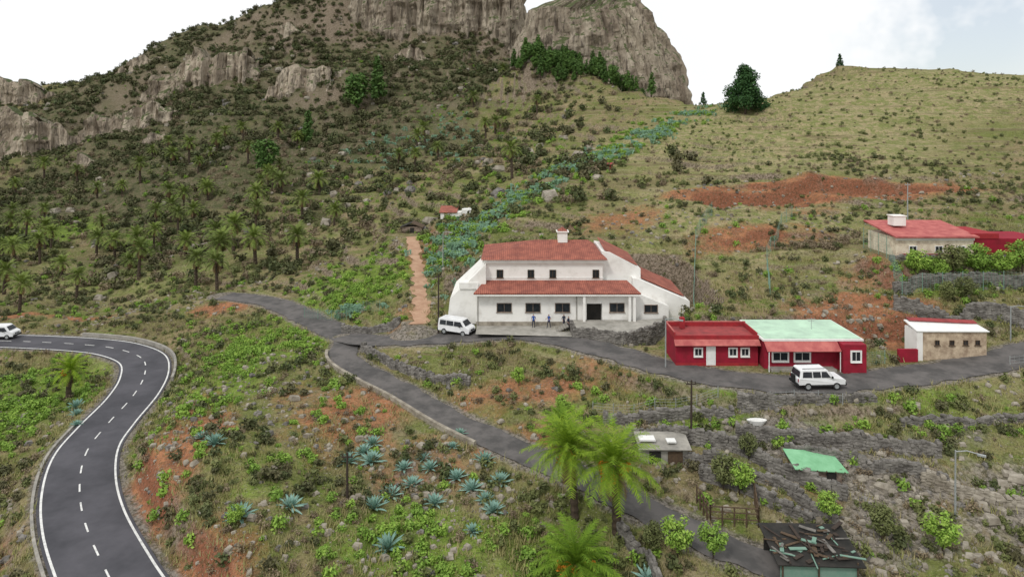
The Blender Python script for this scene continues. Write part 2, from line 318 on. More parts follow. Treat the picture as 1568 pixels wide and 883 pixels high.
# ---------------------------------------------------------------- rock cliffs
def rockmat(name,k):
    m,nt,b=newmat(name); b.inputs["Roughness"].default_value=.95
    n1=noisen(nt,.12,5,.72,mapscale=(1,1,.25)); n2=noisen(nt,.8,4,.7,mapscale=(1,1,.25)); q=lambda c:tuple(v*k for v in c)
    c=mixn(nt,rampn(nt,n1,.38,.62),q((.44,.38,.30)),q((.24,.195,.15)))
    c=mixn(nt,rampn(nt,n2,.5,.66),c,(.11,.09,.072))
    g=nt.nodes.new("ShaderNodeNewGeometry"); sx=nt.nodes.new("ShaderNodeSeparateXYZ"); nt.links.new(g.outputs["Normal"],sx.inputs[0])
    s=mathn(nt,'ADD',sx.outputs[2],mathn(nt,'MULTIPLY',mathn(nt,'SUBTRACT',noisen(nt,.25,4,.7),.5),1.2))
    c=mixn(nt,rampn(nt,s,.42,.62),c,(.09,.11,.045))
    nt.links.new(c,b.inputs["Base Color"]); bumpn(nt,b,n2,1.4,1.); return m
M['rock']=rockmat("cliff_rock",1.); M['rockpale']=rockmat("outcrop_rock",1.22)
def cliff(name,path,z0,tops,lean=.12,back=25,amp=3.,fl=1.0,mt='rock'):
    P=np.array(path,float); seg=np.r_[0,np.cumsum(np.hypot(*np.diff(P,axis=0).T))]; n=int(seg[-1]/.9)+2
    s=np.linspace(0,seg[-1],n); px=np.interp(s,seg,P[:,0]); py=np.interp(s,seg,P[:,1]); tz=np.interp(s,np.linspace(0,seg[-1],len(tops)),tops)
    s=s+path[0][0]*1.7
    tz=tz+fbm(s/7,s*0+3,3,5)*amp*1.4
    if z0 is None: g=ground(px,py); zb=g-4; tz=g+tz; H=float((tz-zb).max())
    else: zb=np.full(n,float(z0)); H=float(max(tops)-z0)
    T=np.column_stack([np.gradient(px),np.gradient(py)]); T/=np.linalg.norm(T,axis=1)[:,None]; nrm=np.column_stack([T[:,1],-T[:,0]])
    rows=[]; nr=int(H/1.0)+3
    for r in range(nr):
        t=r/(nr-1); z=zb+(tz-zb)*t
        col=fbm(s/(5*fl),z/30,4,7)*amp*1.6-np.abs(fbm(s/(1.8*fl),z/16,2,17))*amp*1.3+fbm(s/9,z/4,3,27)*amp*.7
        col=col-lean*(z-zb); rows.append(np.column_stack([px+nrm[:,0]*col,py+nrm[:,1]*col,z]))
    f=rows[-1]
    for q in (.15,.4,.7,1.):
        rows.append(np.column_stack([f[:,0]-nrm[:,0]*back*q,f[:,1]-nrm[:,1]*back*q,f[:,2]+fbm(s/6,s*0+q*9,3,3)*amp*.8-q*q*2*amp]))
    rows.append(rows[-1]-[0,0,H*.8])
    V=np.concatenate(rows); R_=len(rows); F=[(r*n+i,r*n+i+1,(r+1)*n+i+1,(r+1)*n+i) for r in range(R_-1) for i in range(n-1)]
    F+=[tuple(r*n for r in range(R_)),tuple(r*n+n-1 for r in range(R_))[::-1]]
    return meshobj(name,V,F,M[mt])
cliff("rock_cliff",[(-92,362),(-84,350),(-60,344),(-30,341),(0,338),(6,342),(8,372)],42,[85,100,104,104,104,100],.06,30,3.8)
for pth,tp,am in (([(-188,322),(-178,313),(-165,311),(-148,309),(-126,310),(-118,322)],[2,15,20,17,19,4],3.4),([(-116,304),(-109,295),(-82,296),(-76,306)],[2,13,11,2],2.8),([(-194,288),(-186,279),(-166,276),(-150,277),(-144,286)],[1,15,9,14,1],3),
    ([(-285,352),(-276,343),(-255,344),(-242,350)],[3,16,13,2],3),([(-226,276),(-214,267),(-196,267),(-182,278)],[2,19,17,2],3.2),([(-262,300),(-245,290),(-218,292),(-212,298)],[3,15,13,2],2.8),([(-150,260),(-144,256),(-134,258)],[1,7,1],2),([(-240,235),(-228,230),(-205,233)],[3,14,2],2.5),([(-60,322),(-50,316),(-38,318)],[1,9,1],2.5),([(-130,346),(-120,341),(-104,343)],[1,10,1],2.5),([(-215,345),(-200,339),(-184,343)],[1,9,1],2.5),([(-175,255),(-168,250),(-158,252)],[1,8,1],2)):
    cliff("rock_outcrop",pth,None,tp,.2,16,am,.8,'rockpale')
def dome():
    nz,na=84,220; V=[];zs=np.linspace(-8,63,nz)
    L=np.interp(zs,[-8,14,32,45,52,56,60,63],[-4,-1,2,5,8,18,27,34]); Rr=np.interp(zs,[-8,14,28,39,48,53,58,63],[84,78.5,74,69.5,63,59,55,48])
    th=np.linspace(0,2*np.pi,na,endpoint=False)
    for i,z in enumerate(zs):
        cx=(L[i]+Rr[i])/2; rx=(Rr[i]-L[i])/2; ry=rx*.6
        s=th*30; d=fbm(s/5,z/28+s*0,4,41)*6-np.abs(fbm(s/1.6,z/15+s*0,2,47))*3.6+fbm(s/7,z/5+s*0,3,49)*3.2
        d=d*min(1,rx/14)
        V.append(np.column_stack([cx+(rx+d*.8)*np.cos(th),287+(ry+d)*np.sin(th),np.full(na,z)+fbm(s/4,s*0+z,2,3)*.8]))
    V=np.concatenate(V); F=[(i*na+j,i*na+(j+1)%na,(i+1)*na+(j+1)%na,(i+1)*na+j) for i in range(nz-1) for j in range(na)]
    F.append(tuple(range((nz-1)*na,nz*na))); meshobj("rock_dome",V,F,M['rock'])
dome()
# ---------------------------------------------------------------- plant prototypes
def leafcloud(a,centers,radii,n,size,i=0,aspect=.6,shell=.55,up=.3):
    centers=np.array(centers,float); radii=np.array(radii,float); pr=radii**2/np.sum(radii**2)
    k=RS.choice(len(centers),n,p=pr); d=RS.normal(size=(n,3)); d/=np.linalg.norm(d,axis=1)[:,None]
    r=shell+(1-shell)*RS.rand(n); p=centers[k]+d*(radii[k]*r)[:,None]
    nn=d*.7+RS.normal(size=(n,3))*.5; nn[:,2]+=up; nn/=np.linalg.norm(nn,axis=1)[:,None]
    t=np.cross(nn,RS.normal(size=(n,3))); t/=np.linalg.norm(t,axis=1)[:,None]; bt=np.cross(nn,t)
    s=size*(.6+.8*RS.rand(n))[:,None]; u=t*s; v=bt*s*aspect
    V=np.stack([p-u,p-v*.8,p+u,p+v],1).reshape(-1,3); F=[(4*q,4*q+1,4*q+2,4*q+3) for q in range(n)]
    a.add(V,F,i)
def protocol(name,meshes):
    c=bpy.data.collections.new(name)
    for i,m in enumerate(meshes): c.objects.link(bpy.data.objects.new("%s_variant_%02d"%(name,i),m))
    return c
M['lush']=foliage("lush_leaves",(.19,.34,.045),(.30,.42,.075),(.12,.22,.035))
M['olive']=foliage("olive_leaves",(.13,.155,.05),(.19,.205,.075),(.09,.105,.04))
M['darkf']=foliage("dark_leaves",(.055,.08,.028),(.095,.11,.04),(.11,.09,.05))
M['dryf']=foliage("dry_twigs",(.21,.16,.10),(.29,.235,.15),(.12,.09,.06))
M['teal']=foliage("glaucous_leaves",(.19,.33,.23),(.27,.42,.31),(.13,.23,.11))
M['agave']=foliage("agave_leaves",(.24,.40,.34),(.32,.48,.42),(.16,.28,.22))
M['palmf']=foliage("palm_fronds",(.12,.18,.03),(.20,.25,.05),(.10,.13,.035),.1)
M['palmb']=foliage("bright_palm_fronds",(.12,.22,.012),(.30,.42,.03),(.09,.18,.015),.15)
M['palmd']=foliage("dead_fronds",(.19,.13,.06),(.26,.18,.085),(.14,.095,.05))
M['fruit']=foliage("date_clusters",(.70,.26,.02),(.60,.18,.02),(.65,.22,.02))
M['pinef']=foliage("pine_needles",(.025,.075,.02),(.05,.12,.03),(.02,.055,.016))
M['grovef']=foliage("grove_needles",(.06,.14,.03),(.13,.22,.045),(.05,.10,.025))
M['grassf']=foliage("grass_blades",(.17,.21,.055),(.30,.285,.10),(.36,.29,.165))
def shrub(mt,n=90,sz=.22,flat=.75,lobes=5):
    a=Acc(); c=[];r=[]
    for i in range(lobes):
        th=random.random()*6.28; q=random.random()*.6; rr=.3+random.random()*.28
        c.append((q*math.cos(th),q*math.sin(th),(.25+random.random()*.45)*flat)); r.append(rr)
    leafcloud(a,c,r,n,sz)
    for i in range(4):
        th=random.random()*6.28; a.tube([(0,0,-.2),(.4*math.cos(th),.4*math.sin(th),.5*flat)],[.04,.015],3,0)
    return a.mesh("shrub",[mt])
def agave(mt):
    a=Acc()
    for i in range(30):
        az=i*2.4; el=math.radians(10+72*(i/30.)); L=1.0-.25*(i/30.); d=np.array([math.cos(az)*math.cos(el),math.sin(az)*math.cos(el),math.sin(el)]); sd=np.array([-math.sin(az),math.cos(az),0]); pts=[]
        for t,w in ((0,.06),(.35,.10),(.7,.07),(1.,.004)):
            c=d*L*t+np.array([0,0,-.12*t*t]); pts+= [c-sd*w+[0,0,.03],c-[0,0,.02],c+sd*w+[0,0,.03]]
        a.add(pts,[(3*j+k,3*j+k+1,3*j+k+4,3*j+k+3) for j in range(3) for k in range(2)])
    return a.mesh("agave",[mt])
def cactus(mt):
    a=Acc()
    def pad(p,d,s,lv):
        n=Vector(d).orthogonal().normalized(); n=(Matrix.Rotation(random.random()*3.1,3,Vector(d))@n); b=Vector(d).cross(n)
        V=[];k=8
        for q in range(k):
            t=6.283*q/k; V.append(Vector(p)+Vector(d)*s*(1+math.cos(t))*.5+b*s*.36*math.sin(t))
        V2=[v+n*.06*s for v in V]; V3=[v-n*.06*s for v in V]
        a.add(V2+V3,[tuple(range(k)),tuple(range(2*k-1,k-1,-1))]+[(i,i+k,(i+1)%k+k,(i+1)%k) for i in range(k)])
        if lv>0:
            for _ in range(2+(random.random()<.4)):
                dd=(Vector(d)+b*random.uniform(-1,1)+Vector((random.uniform(-.5,.5),random.uniform(-.5,.5),.2))).normalized(); pad(Vector(p)+Vector(d)*s*.85,dd,s*.85,lv-1)
    for _ in range(5): pad((random.uniform(-.5,.5),random.uniform(-.5,.5),-.05),Vector((random.uniform(-.6,.6),random.uniform(-.6,.6),1)).normalized(),.38,2)
    return a.mesh("prickly_pear",[mt])
def grass():
    a=Acc()
    for i in range(14):
        x,y=RS.normal(size=2)*.28; az=random.random()*6.28; L=.2+random.random()*.3; dx,dy=math.cos(az),math.sin(az); w=.035
        a.add([(x-dy*w,y+dx*w,-.05),(x+dy*w,y-dx*w,-.05),(x+dx*L*.6,y+dy*L*.6,L)],[(0,1,2)])
    return a.mesh("grass",[M['grassf']])
def stonemesh(a,c,d,i=0,rot=None):
    V=np.array([(x,y,z) for z in (-1,0,1) for x,y in ((-1,-1),(1,-1),(1,1),(-1,1))],float)
    V[:4,:2]*=.75; V[8:,:2]*=.7; V+=RS.uniform(-.22,.22,V.shape); V*=np.array(d)/2
    t=rot if rot is not None else random.random()*6.28; ca,sa=math.cos(t),math.sin(t); V=np.column_stack([V[:,0]*ca-V[:,1]*sa,V[:,0]*sa+V[:,1]*ca,V[:,2]])+c
    F=[(3,2,1,0),(8,9,10,11)]+[(l*4+k,l*4+(k+1)%4,l*4+4+(k+1)%4,l*4+4+k) for l in (0,1) for k in range(4)]
    a.add(V,F,i)
def rock():
    a=Acc(); stonemesh(a,(0,0,.1),(1,.8,.7)); 
    if random.random()<.5: stonemesh(a,(.5,.3,.05),(.5,.5,.4))
    return a.mesh("rock",[random.choice([M['stone'],M['stonelight'],M['stonelight']])])
def palm(trunk,nf,L,mt,stations=18,fruit=0,dead=10,tr=.26,lw=.05,ll_=.2):
    a=Acc(); P=[];R=[];bx,by=random.uniform(-.25,.25),random.uniform(-.25,.25)
    n=int(trunk/.28)+3
    for i in range(n):
        t=i/(n-1); P.append((bx*t*t*trunk*.3,by*t*t*trunk*.3,-.5+(trunk+.5)*t)); R.append((tr*(1.25-.35*t))*(1.12 if i%2 else .94))
    a.tube(P,R,9,0); top=np.array(P[-1])
    a.tube([top-[0,0,.6],top-[0,0,.1],top+[0,0,.25]],[tr*1.0,tr*1.7,tr*.6],9,3)
    def frond(az,e0,dr,Ls,mi):
        p=top.copy()+[0,0,.1]; el=e0; h=np.array([math.cos(az),math.sin(az),0]); sd=np.array([-math.sin(az),math.cos(az),0]); st=Ls/stations; pts=[p.copy()]
        for j in range(stations):
            el-=dr/stations*(.4+1.3*j/stations); d=h*math.cos(el)+np.array([0,0,math.sin(el)]); p=p+d*st; pts.append(p.copy())
            if j>1:
                t=j/stations; ll=Ls*ll_*math.sin(math.pi*(.12+.83*t))**.7; up=np.cross(d,sd)*-1
                for s in (-1,1):
                    tip=p+sd*s*ll*.8+d*ll*.65+up*(.22*ll if mi==1 else 0)+RS.normal(size=3)*.012*Ls; w=d*lw
                    a.add([p-w,p+w,tip+w*.2,tip-w*.2],[(0,1,2,3)],mi)
        q=pts[::3]; a.tube(q,np.linspace(.035,.006,len(q)),3,mi,False)
    for i in range(nf):
        e=math.radians(86-100*(i/nf)**1.0); frond(i*2.39996+random.uniform(-.2,.2),e,math.radians(random.uniform(45,85)),L*random.uniform(.8,1.1),1)
    for i in range(dead): frond(random.random()*6.28,math.radians(-35-random.random()*30),math.radians(50),L*.7,2)
    for i in range(fruit):
        az=random.random()*6.28; q=random.uniform(.6,1.2); c=top+np.array([math.cos(az)*q,math.sin(az)*q,.45-random.random()*.9]); leafcloud(a,[c,c-[0,0,.35]],[.24,.26],40,.10,4)
        a.tube([top,(top+c)/2+[0,0,.25],c],[.03,.025,.02],3,4)
    return a.mesh("palm_tree",[M['bark'],mt,M['palmd'],M['wood'],M['fruit']])
def tree(mt,H=10,W=3.2,n=1500,kind='pine',sz=.42):
    a=Acc(); a.tube([(0,0,-1),(.1,0,H*.3),(0,.1,H*.65),(0,0,H*.93)],[H*.028,H*.022,H*.014,.04],7,0); c=[];r=[]
    for i in range(26):
        t=.22+.76*(i/25.); prof=abs(math.sin(math.pi*min(1,(1-t)*1.15+.12)))**.8 if kind=='round' else (1-t)**.75*1.05+.12
        az=i*2.4+random.random(); q=W*prof*random.uniform(.35,.85); p=(q*math.cos(az),q*math.sin(az),H*t+random.uniform(-.2,.2)); c.append(p); r.append(W*(.16+.3*prof)*random.uniform(.75,1.15))
        a.tube([(0,0,H*t-q*.4),p],[.012*H,.004*H],4,0)
    leafcloud(a,c,r,n,sz,1,.55,.35,.4); return a.mesh("tree",[M['bark'],mt])
def scatter(name,col,x,y,scl,dz=0.,tilt=.12):
    z=ground(x,y)+dz; n=len(x)
    me=bpy.data.meshes.new(name); me.vertices.add(n); me.vertices.foreach_set("co",np.column_stack([x,y,z]).astype(np.float32).ravel())
    me.attributes.new("scl",'FLOAT','POINT').data.foreach_set("value",np.asarray(scl,np.float32))
    me.attributes.new("idx",'INT','POINT').data.foreach_set("value",RS.randint(0,len(col.objects),n).astype(np.int32))
    rot=np.column_stack([RS.normal(size=n)*tilt,RS.normal(size=n)*tilt,RS.rand(n)*6.28]); me.attributes.new("rot",'FLOAT_VECTOR','POINT').data.foreach_set("vector",rot.astype(np.float32).ravel())
    o=link(bpy.data.objects.new(name,me)); ng=bpy.data.node_groups.new("scatter","GeometryNodeTree")
    ng.interface.new_socket("Geometry",in_out='INPUT',socket_type='NodeSocketGeometry'); ng.interface.new_socket("Geometry",in_out='OUTPUT',socket_type='NodeSocketGeometry'); N=ng.nodes;L=ng.links
    gi=N.new("NodeGroupInput");go=N.new("NodeGroupOutput");io=N.new("GeometryNodeInstanceOnPoints");ci=N.new("GeometryNodeCollectionInfo")
    ci.inputs[0].default_value=col; ci.inputs["Separate Children"].default_value=True; ci.inputs["Reset Children"].default_value=True
    def na(k,t):
        q=N.new("GeometryNodeInputNamedAttribute"); q.data_type=t; q.inputs[0].default_value=k; return q.outputs["Attribute"]
    L.new(gi.outputs[0],io.inputs["Points"]);L.new(ci.outputs[0],io.inputs["Instance"]);io.inputs["Pick Instance"].default_value=True
    L.new(na("idx","INT"),io.inputs["Instance Index"]);L.new(na("rot","FLOAT_VECTOR"),io.inputs["Rotation"]);L.new(na("scl","FLOAT"),io.inputs["Scale"]);L.new(io.outputs[0],go.inputs[0])
    md=o.modifiers.new("scatter","NODES"); md.node_group=ng; return o
def free(x,y,mg=.4):
    ok=np.ones(len(x),bool)
    for R,w,_ in ROADS: ok&= roaddist(x,y,R)[0]>w/2+mg+(.5 if R is not DIRT else -.3)
    for a,b,c,d,z,bl in PADS: ok&= ~((x>a-.6)&(x<b+.6)&(y>c-.6)&(y<d+.6))
    return ok
def region(n,y0,y1,fn,mg=.4,xm=.88,pw=1.):
    y=y0+(y1-y0)*RS.rand(n)**pw; x=(RS.rand(n)*2-1)*(y*xm+10); p=fn(x,y); k=(RS.rand(n)<p)&free(x,y,mg); return x[k],y[k]
B=lambda k,x,y:np.clip(blob(k,x,y),0,1)
clump=lambda x,y,s,sd:np.clip(.5+fbm(x/s,y/s,3,sd)*1.6,0,1)
PL=protocol("green_shrub",[shrub(M['lush'],150,.17,.8,6) for _ in range(4)])
PO=protocol("olive_shrub",[shrub(M['olive'],110,.18) for _ in range(4)])
PD=protocol("dark_shrub",[shrub(M['darkf'],110,.19,.95,6) for _ in range(4)])
PY=protocol("dry_shrub",[shrub(M['dryf'],110,.13) for _ in range(4)])
PT=protocol("prickly_pear",[cactus(M['teal']) for _ in range(4)])
PA=protocol("agave",[agave(M['agave']) for _ in range(3)])
PG=protocol("grass_tuft",[grass() for _ in range(4)])
PR=protocol("field_stone",[rock() for _ in range(6)])
x,y=region(60000,38,122,lambda x,y:B('lush',x,y)**1.6*clump(x,y,4,51)*.8+.006,.6); scatter("green_shrubs",PL,x,y,.3+.65*RS.rand(len(x))**1.3)
x,y=region(24000,38,135,lambda x,y:(.04+.45*clump(x,y,8,55)**1.7)*(1-B('dirt',x,y)*.8)); scatter("olive_shrubs",PO,x,y,.2+.65*RS.rand(len(x))**2)
x,y=region(11000,38,135,lambda x,y:(.02+.5*clump(x,y,6,58)**2.3)*(1-B('dirt',x,y)*.8)); scatter("dark_shrubs",PD,x,y,.3+.7*RS.rand(len(x))**1.6)
x,y=region(16000,38,135,lambda x,y:(.04+.4*clump(x,y,7,57)**1.5)*(1-B('lush',x,y))); scatter("dry_shrubs",PY,x,y,.2+.6*RS.rand(len(x))**2)
x,y=region(50000,38,105,lambda x,y:(.08+.7*clump(x,y,6,61)**1.5)*(1-B('dirt',x,y)*.85)*(1-B('gravel',x,y)*.8),.0); scatter("grass_tufts",PG,x,y,.5+.8*RS.rand(len(x)))
x,y=region(38000,38,125,lambda x,y:(.04+.55*np.clip(fbm(x/6,y/6,3,65)*2.4,0,1)+B('dirt',x,y)*.3+B('gravel',x,y)*.9),.3); scatter("field_stones",PR,x,y,.10+.55*RS.rand(len(x))**3.2)
x,y=region(800,40,72,lambda x,y:np.exp(-((x-43)/8)**2-((y-52)/6)**2)*1.+.4*np.exp(-((x+9)/8)**2-((y-60)/6)**2)+.5*np.exp(-((x+24)/4)**2-((y-66)/5)**2)+.4*np.exp(-((x-30)/6)**2-((y-54)/4)**2),.3); scatter("boulders",PR,x,y,.5+.7*RS.rand(len(x)))
# mountain slopes
x,y=region(26000,122,400,lambda x,y:sst(45,5,x)*(.12+.88*clump(x,y,22,71)**1.2)*(.25+.75*B('dark',x,y)),pw=.8); scatter("dark_mountain_shrubs",PD,x,y,.8+1.7*RS.rand(len(x))**1.6)
x,y=region(11000,265,405,lambda x,y:sst(30,0,x)*(.25+.6*clump(x,y,14,81))*B('dark',x,y)); scatter("summit_shrubs",PD,x,y,1.1+1.9*RS.rand(len(x))**1.5)
x,y=region(14000,122,400,lambda x,y:sst(45,5,x)*(.1+.75*clump(x,y,26,73)**1.3),pw=.8); scatter("olive_mountain_shrubs",PO,x,y,.6+1.2*RS.rand(len(x))**1.7)
x,y=region(10000,122,350,lambda x,y:sst(45,5,x)*(.1+.65*clump(x,y,18,75)),pw=.8); scatter("dry_mountain_shrubs",PY,x,y,.8+1.4*RS.rand(len(x))**1.7)
x,y=region(11000,120,330,lambda x,y:sst(45,5,x)*(.03+.45*clump(x,y,30,76)**2),pw=.8); scatter("green_mountain_shrubs",PL,x,y,.4+.8*RS.rand(len(x))**1.7)
x,y=region(12000,105,260,lambda x,y:sst(15,50,x)*(.08+.5*clump(x,y,9,77)**2)); scatter("ridge_shrubs",PO,x,y,.3+.6*RS.rand(len(x))**2)
x,y=region(6000,105,260,lambda x,y:sst(15,50,x)*.3); scatter("ridge_dry_shrubs",PY,x,y,.3+.6*RS.rand(len(x))**2)
x,y=region(5000,122,400,lambda x,y:sst(45,5,x)*.4*clump(x,y,15,79)**2,pw=.8); scatter("mountain_boulders",PR,x,y,.8+2.2*RS.rand(len(x))**2.5)
def band(P,n,w,s0,s1):
    P=np.array(P,float); t=RS.rand(n)*(len(P)-1); i=t.astype(int); f=(t-i)[:,None]; q=P[i]*(1-f)+P[i+1]*f+RS.normal(size=(n,2))*w; k=free(q[:,0],q[:,1])&(RS.rand(n)<clump(q[:,0],q[:,1],5,88)*1.3); return q[k,0],q[k,1],s0+(s1-s0)*RS.rand(k.sum())
RP=[(-10,105),(-9,122),(-3,132),(5,141),(18,157),(28,168),(39,182),(57,200)]
x,y,s=band(RP,1700,3.2,.6,1.5); scatter("prickly_pear_plants",PT,x,y,s)
x,y,s=band(RP,900,4.5,.6,1.3); scatter("ridge_green_shrubs",PL,x,y,s)
x,y,s=band([(-9,96),(-8,108),(-9,120)],200,1.5,.6,1.2); scatter("prickly_pear_plants",PT,x,y,s)
x,y,s=band([(-31,98),(-25,96.5),(-19,95)],170,.9,.5,.9); scatter("prickly_pear_plants",PT,x,y,s)
x,y,s=band([(-30,200),(-45,225),(-20,240)],320,10,.8,1.7); scatter("prickly_pear_plants",PT,x,y,s)
x,y,s=band([(36,99),(47,98),(52,101)],150,1.4,.5,1.1); scatter("dry_thicket",PY,x,y,s)
ax=np.array([-8,-5.5,-7.2,-4.8,-3.4,-2.2,-9.5,-1.5,-12.5,-13.5,-14.5,-13,-26,-27.5,-10,-6.3,-3,-17,-20,-9,-1,-2.5,-5,-48,-50,-46,-11,-8.5,9.5]);ay=np.array([59,60.5,57.5,56.5,55,53.5,57.5,52,58,59.5,57.8,61,57,58,54,53,49.5,50,48,47.5,56,58.5,62.5,72,75,69,52,55.5,46])
scatter("agave_plants",PA,ax,ay,.8+.7*RS.rand(len(ax)),tilt=.1)
# ---------------------------------------------------------------- trees
pf=[palm(t,40,3.1,M['palmf'],11,0,6,.28,.12) for t in (4.6,5.6,6.4,3.6)]
PALMS=[(-55,140),(-56,124),(-62,128),(-76,152),(-71,156),(-84,126),(-89,118),(-100,145),(-113,180),(-98,180),(-98,195),(-55,187),(-43,158),(-53,165),(0,155),(-15,255),(-22,195),(-34,195),(-28,188),(-134,211),(-126,211),(-123,216),(-136,190),(-119,228),(-31,213),(-30,225),(-9,225),(-6,232),(-4,280),(9,235),(-80,140),(-92,160),(-105,165),(-120,170),(-88,172),(-108,205),(-70,180),(-64,150)]
for i in range(55): PALMS.append((random.uniform(-175,-58),random.uniform(130,250)))
def place(name,me,x,y,s=1.,dz=0.,rz=None):
    o=link(bpy.data.objects.new(name,me)); o.location=(x,y,gz(x,y)+dz); o.scale=(s,s,s); o.rotation_euler=(0,0,random.random()*6.28 if rz is None else rz); return o
for i,(x,y) in enumerate(PALMS): place("palm_tree",pf[i%4],x,y,random.uniform(.8,1.2))
place("palm_tree",palm(5.9,44,3.3,M['palmf'],14,0,8,.3,.1),-43.4,132,1.)
pb=M['palmb']
place("palm_tree",palm(5.5,62,3.7,pb,26,5,14,.27,.045,.17),5,52); place("palm_tree",palm(5.0,64,3.8,pb,26,20,14,.3,.045,.17),8.1,50.4)
place("palm_tree",palm(1.5,60,3.5,pb,26,9,8,.3,.045,.17),4.4,45.2); place("palm_tree",palm(3.2,42,2.6,pb,18,2,6,.26,.05),-53,78)
place("palm_tree",palm(2.2,40,2.3,pb,18,0,8,.26,.05),4.6,60.3)
pm=[tree(M['pinef'],12,3.0,1500),tree(M['pinef'],11,3.6,1500,'round'),tree(M['pinef'],13,3.2,1500)]
gm=[tree(M['grovef'],12,2.6,1300),tree(M['grovef'],9,3.0,1300,'round'),tree(M['grovef'],11,2.4,1200)]
place("pine_tree",tree(M['pinef'],13.5,6.4,9500,'pine',.36),66.4,186,1.0)
place("pine_tree",gm[1],-66,278,1.9);place("pine_tree",gm[0],-58,282,1.7);place("pine_tree",gm[1],-80,212,1.35);place("pine_tree",gm[0],-75,240,1.1);place("pine_tree",pm[2],119,237,.45);place("pine_tree",pm[2],60,205,.35)
px=[];py=[]
for i in range(120):
    t=random.random()**1.1; px.append(3+46*t+random.uniform(-3,3)); py.append(269-32*t+random.uniform(-6,13))
scatter("pine_grove",protocol("grove_pine",gm),np.array(px),np.array(py),.4+.5*RS.rand(len(px)),tilt=.03)
lt=[tree(M['lush'],3,1.3,1600,'round',.13),tree(M['olive'],3,1.4,1600,'round',.13)]
for x,y,s,k in ((52.5,84.5,1.1,0),(55,84,.9,0),(57,84.5,1.2,1),(60,84.3,1.3,0),(63,84,1.1,0),(66,84.5,1.3,0),(53,79.5,.8,1),(55.5,79.8,.9,1),(12,47.5,.9,0),(14.5,47,.8,0),(17.3,53.5,.9,1),(18.5,53,.8,0),(.7,69.8,.6,0),(5,64.6,.6,0),(10.5,48.3,.7,1),(-20,47,.5,0),(27.5,48.5,.8,1),(31,47,.9,0),(20.5,56.5,.7,1),(24.5,50.5,.7,0)): place("garden_tree",lt[k],x,y,s)
# ---------------------------------------------------------------- dry stone walls
def stonewall(name,P,h,th=.45,top=None,m='stone'):
    P=np.array(P,float); a=Acc(); seg=np.r_[0,np.cumsum(np.hypot(*np.diff(P,axis=0).T))]
    ss=np.arange(0,seg[-1],.33); x=np.interp(ss,seg,P[:,0])+fbm(ss/4,ss*0,2,3)*.5; y=np.interp(ss,seg,P[:,1])+fbm(ss/4,ss*0+9,2,3)*.5; g=ground(x,y)
    for i in range(len(ss)):
        j=min(i+1,len(ss)-1); k=j-1; ang=math.atan2(y[j]-y[k],x[j]-x[k]); zt=(top if top is not None else g[i]+h*(1+.5*float(vn(np.array(ss[i]/2.5),np.array(P[0][0]),4))))+random.uniform(-.12,.08); z=g[i]-.45
        while z<zt:
            hh=random.uniform(.2,.34)
            for off in (-th/4,th/4): stonemesh(a,(x[i]-math.sin(ang)*off+random.uniform(-.04,.04),y[i]+math.cos(ang)*off+random.uniform(-.05,.05),z+hh/2),(.44,th*.62,hh*1.15),0,ang+random.uniform(-.15,.15))
            z+=hh
    return a.obj(name,[M[m]])
stonewall("dry_stone_wall",[(21.6,62),(25,61.5),(30,61.2),(34.5,61.9)],1,top=-24.95)
stonewall("dry_stone_wall",[(9,62.8),(14,62.2),(21,61.5)],.9)
stonewall("dry_stone_wall",[(10.7,60.6),(15.6,58.8),(19,57.6),(22,55.8),(26.8,52.3)],1.1)
stonewall("dry_stone_wall",[(20.6,59.5),(25,58.2),(29.5,57.5),(37.3,56.5)],1.1)
stonewall("dry_stone_wall",[(-18.6,82.0),(-14.2,76.9),(-9,73.3),(-4.5,71.5)],.9)
stonewall("dry_stone_wall",[(8.2,50.6),(9.8,47.5),(10.2,43)],.8)
stonewall("dry_stone_wall",[(48.5,82.8),(57,82.6),(68,82.2)],1.5)
stonewall("dry_stone_wall",[(46.5,79.2),(50,77.4),(54,76.4),(60,76),(66,77)],1.6)
stonewall("dry_stone_wall",[(-23,89.5),(-18,88),(-15,87)],.8)
stonewall("dry_stone_wall",[(34,54),(38,51),(45,50)],.8,m='stonelight')
stonewall("dry_stone_wall",[(16,55),(20,52.5),(23,50)],.8)
stonewall("dry_stone_wall",[(50,86.2),(60,86.0),(66,86.1)],.5)
stonewall("dry_stone_wall",[(14,57.8),(18,56.2),(21.5,53.8),(25,50)],.7)
stonewall("dry_stone_wall",[(36,60.2),(42,59.8),(50,61)],.5)
stonewall("dry_stone_wall",[(24,57),(30,55),(36,53.6)],.8)
# ---------------------------------------------------------------- buildings
def window(par,x,y,z,w,h,fr='trimwhite',t=.07,n='window'):
    a=Acc(); a.box((x,y-.02,z),(w,.04,h),0)
    for dx in (-1,1): a.box((x+dx*(w/2+t/2),y-.045,z),(t,.09,h+2*t),1)
    for dz_ in (-1,1): a.box((x,y-.042,z+dz_*(h/2+t/2)),(w,.084,t),1)
    a.box((x,y-.05,z),(.05,.03,h),1); a.box((x,y-.07,z-h/2-t-.03),(w+.3,.16,.06),1)
    return a.obj(n,[M['glass'],M[fr]],par)
def sloped(name,c,th,m,par):
    V=[Vector(p) for p in c]; n=(V[1]-V[0]).cross(V[3]-V[0]).normalized(); n=n if n.z>0 else -n
    W=[v-n*th for v in V]; return meshobj(name,V+W,[(0,1,2,3),(7,6,5,4),(0,4,5,1),(1,5,6,2),(2,6,7,3),(3,7,4,0)],m,parent=par)
e=empty("white_villa",(5,84,-25))
def I(o): o.matrix_parent_inverse=Matrix.Translation(-Vector(e.location)); return o
W_=M['white']
I(prism("ground_floor_walls",[(-4.6,84),(9.6,84),(9.6,85.2),(11.6,85.2),(11.6,84),(15.9,84),(15.9,97),(-4.6,97)],-25.2,-20.5,W_,'z',e))
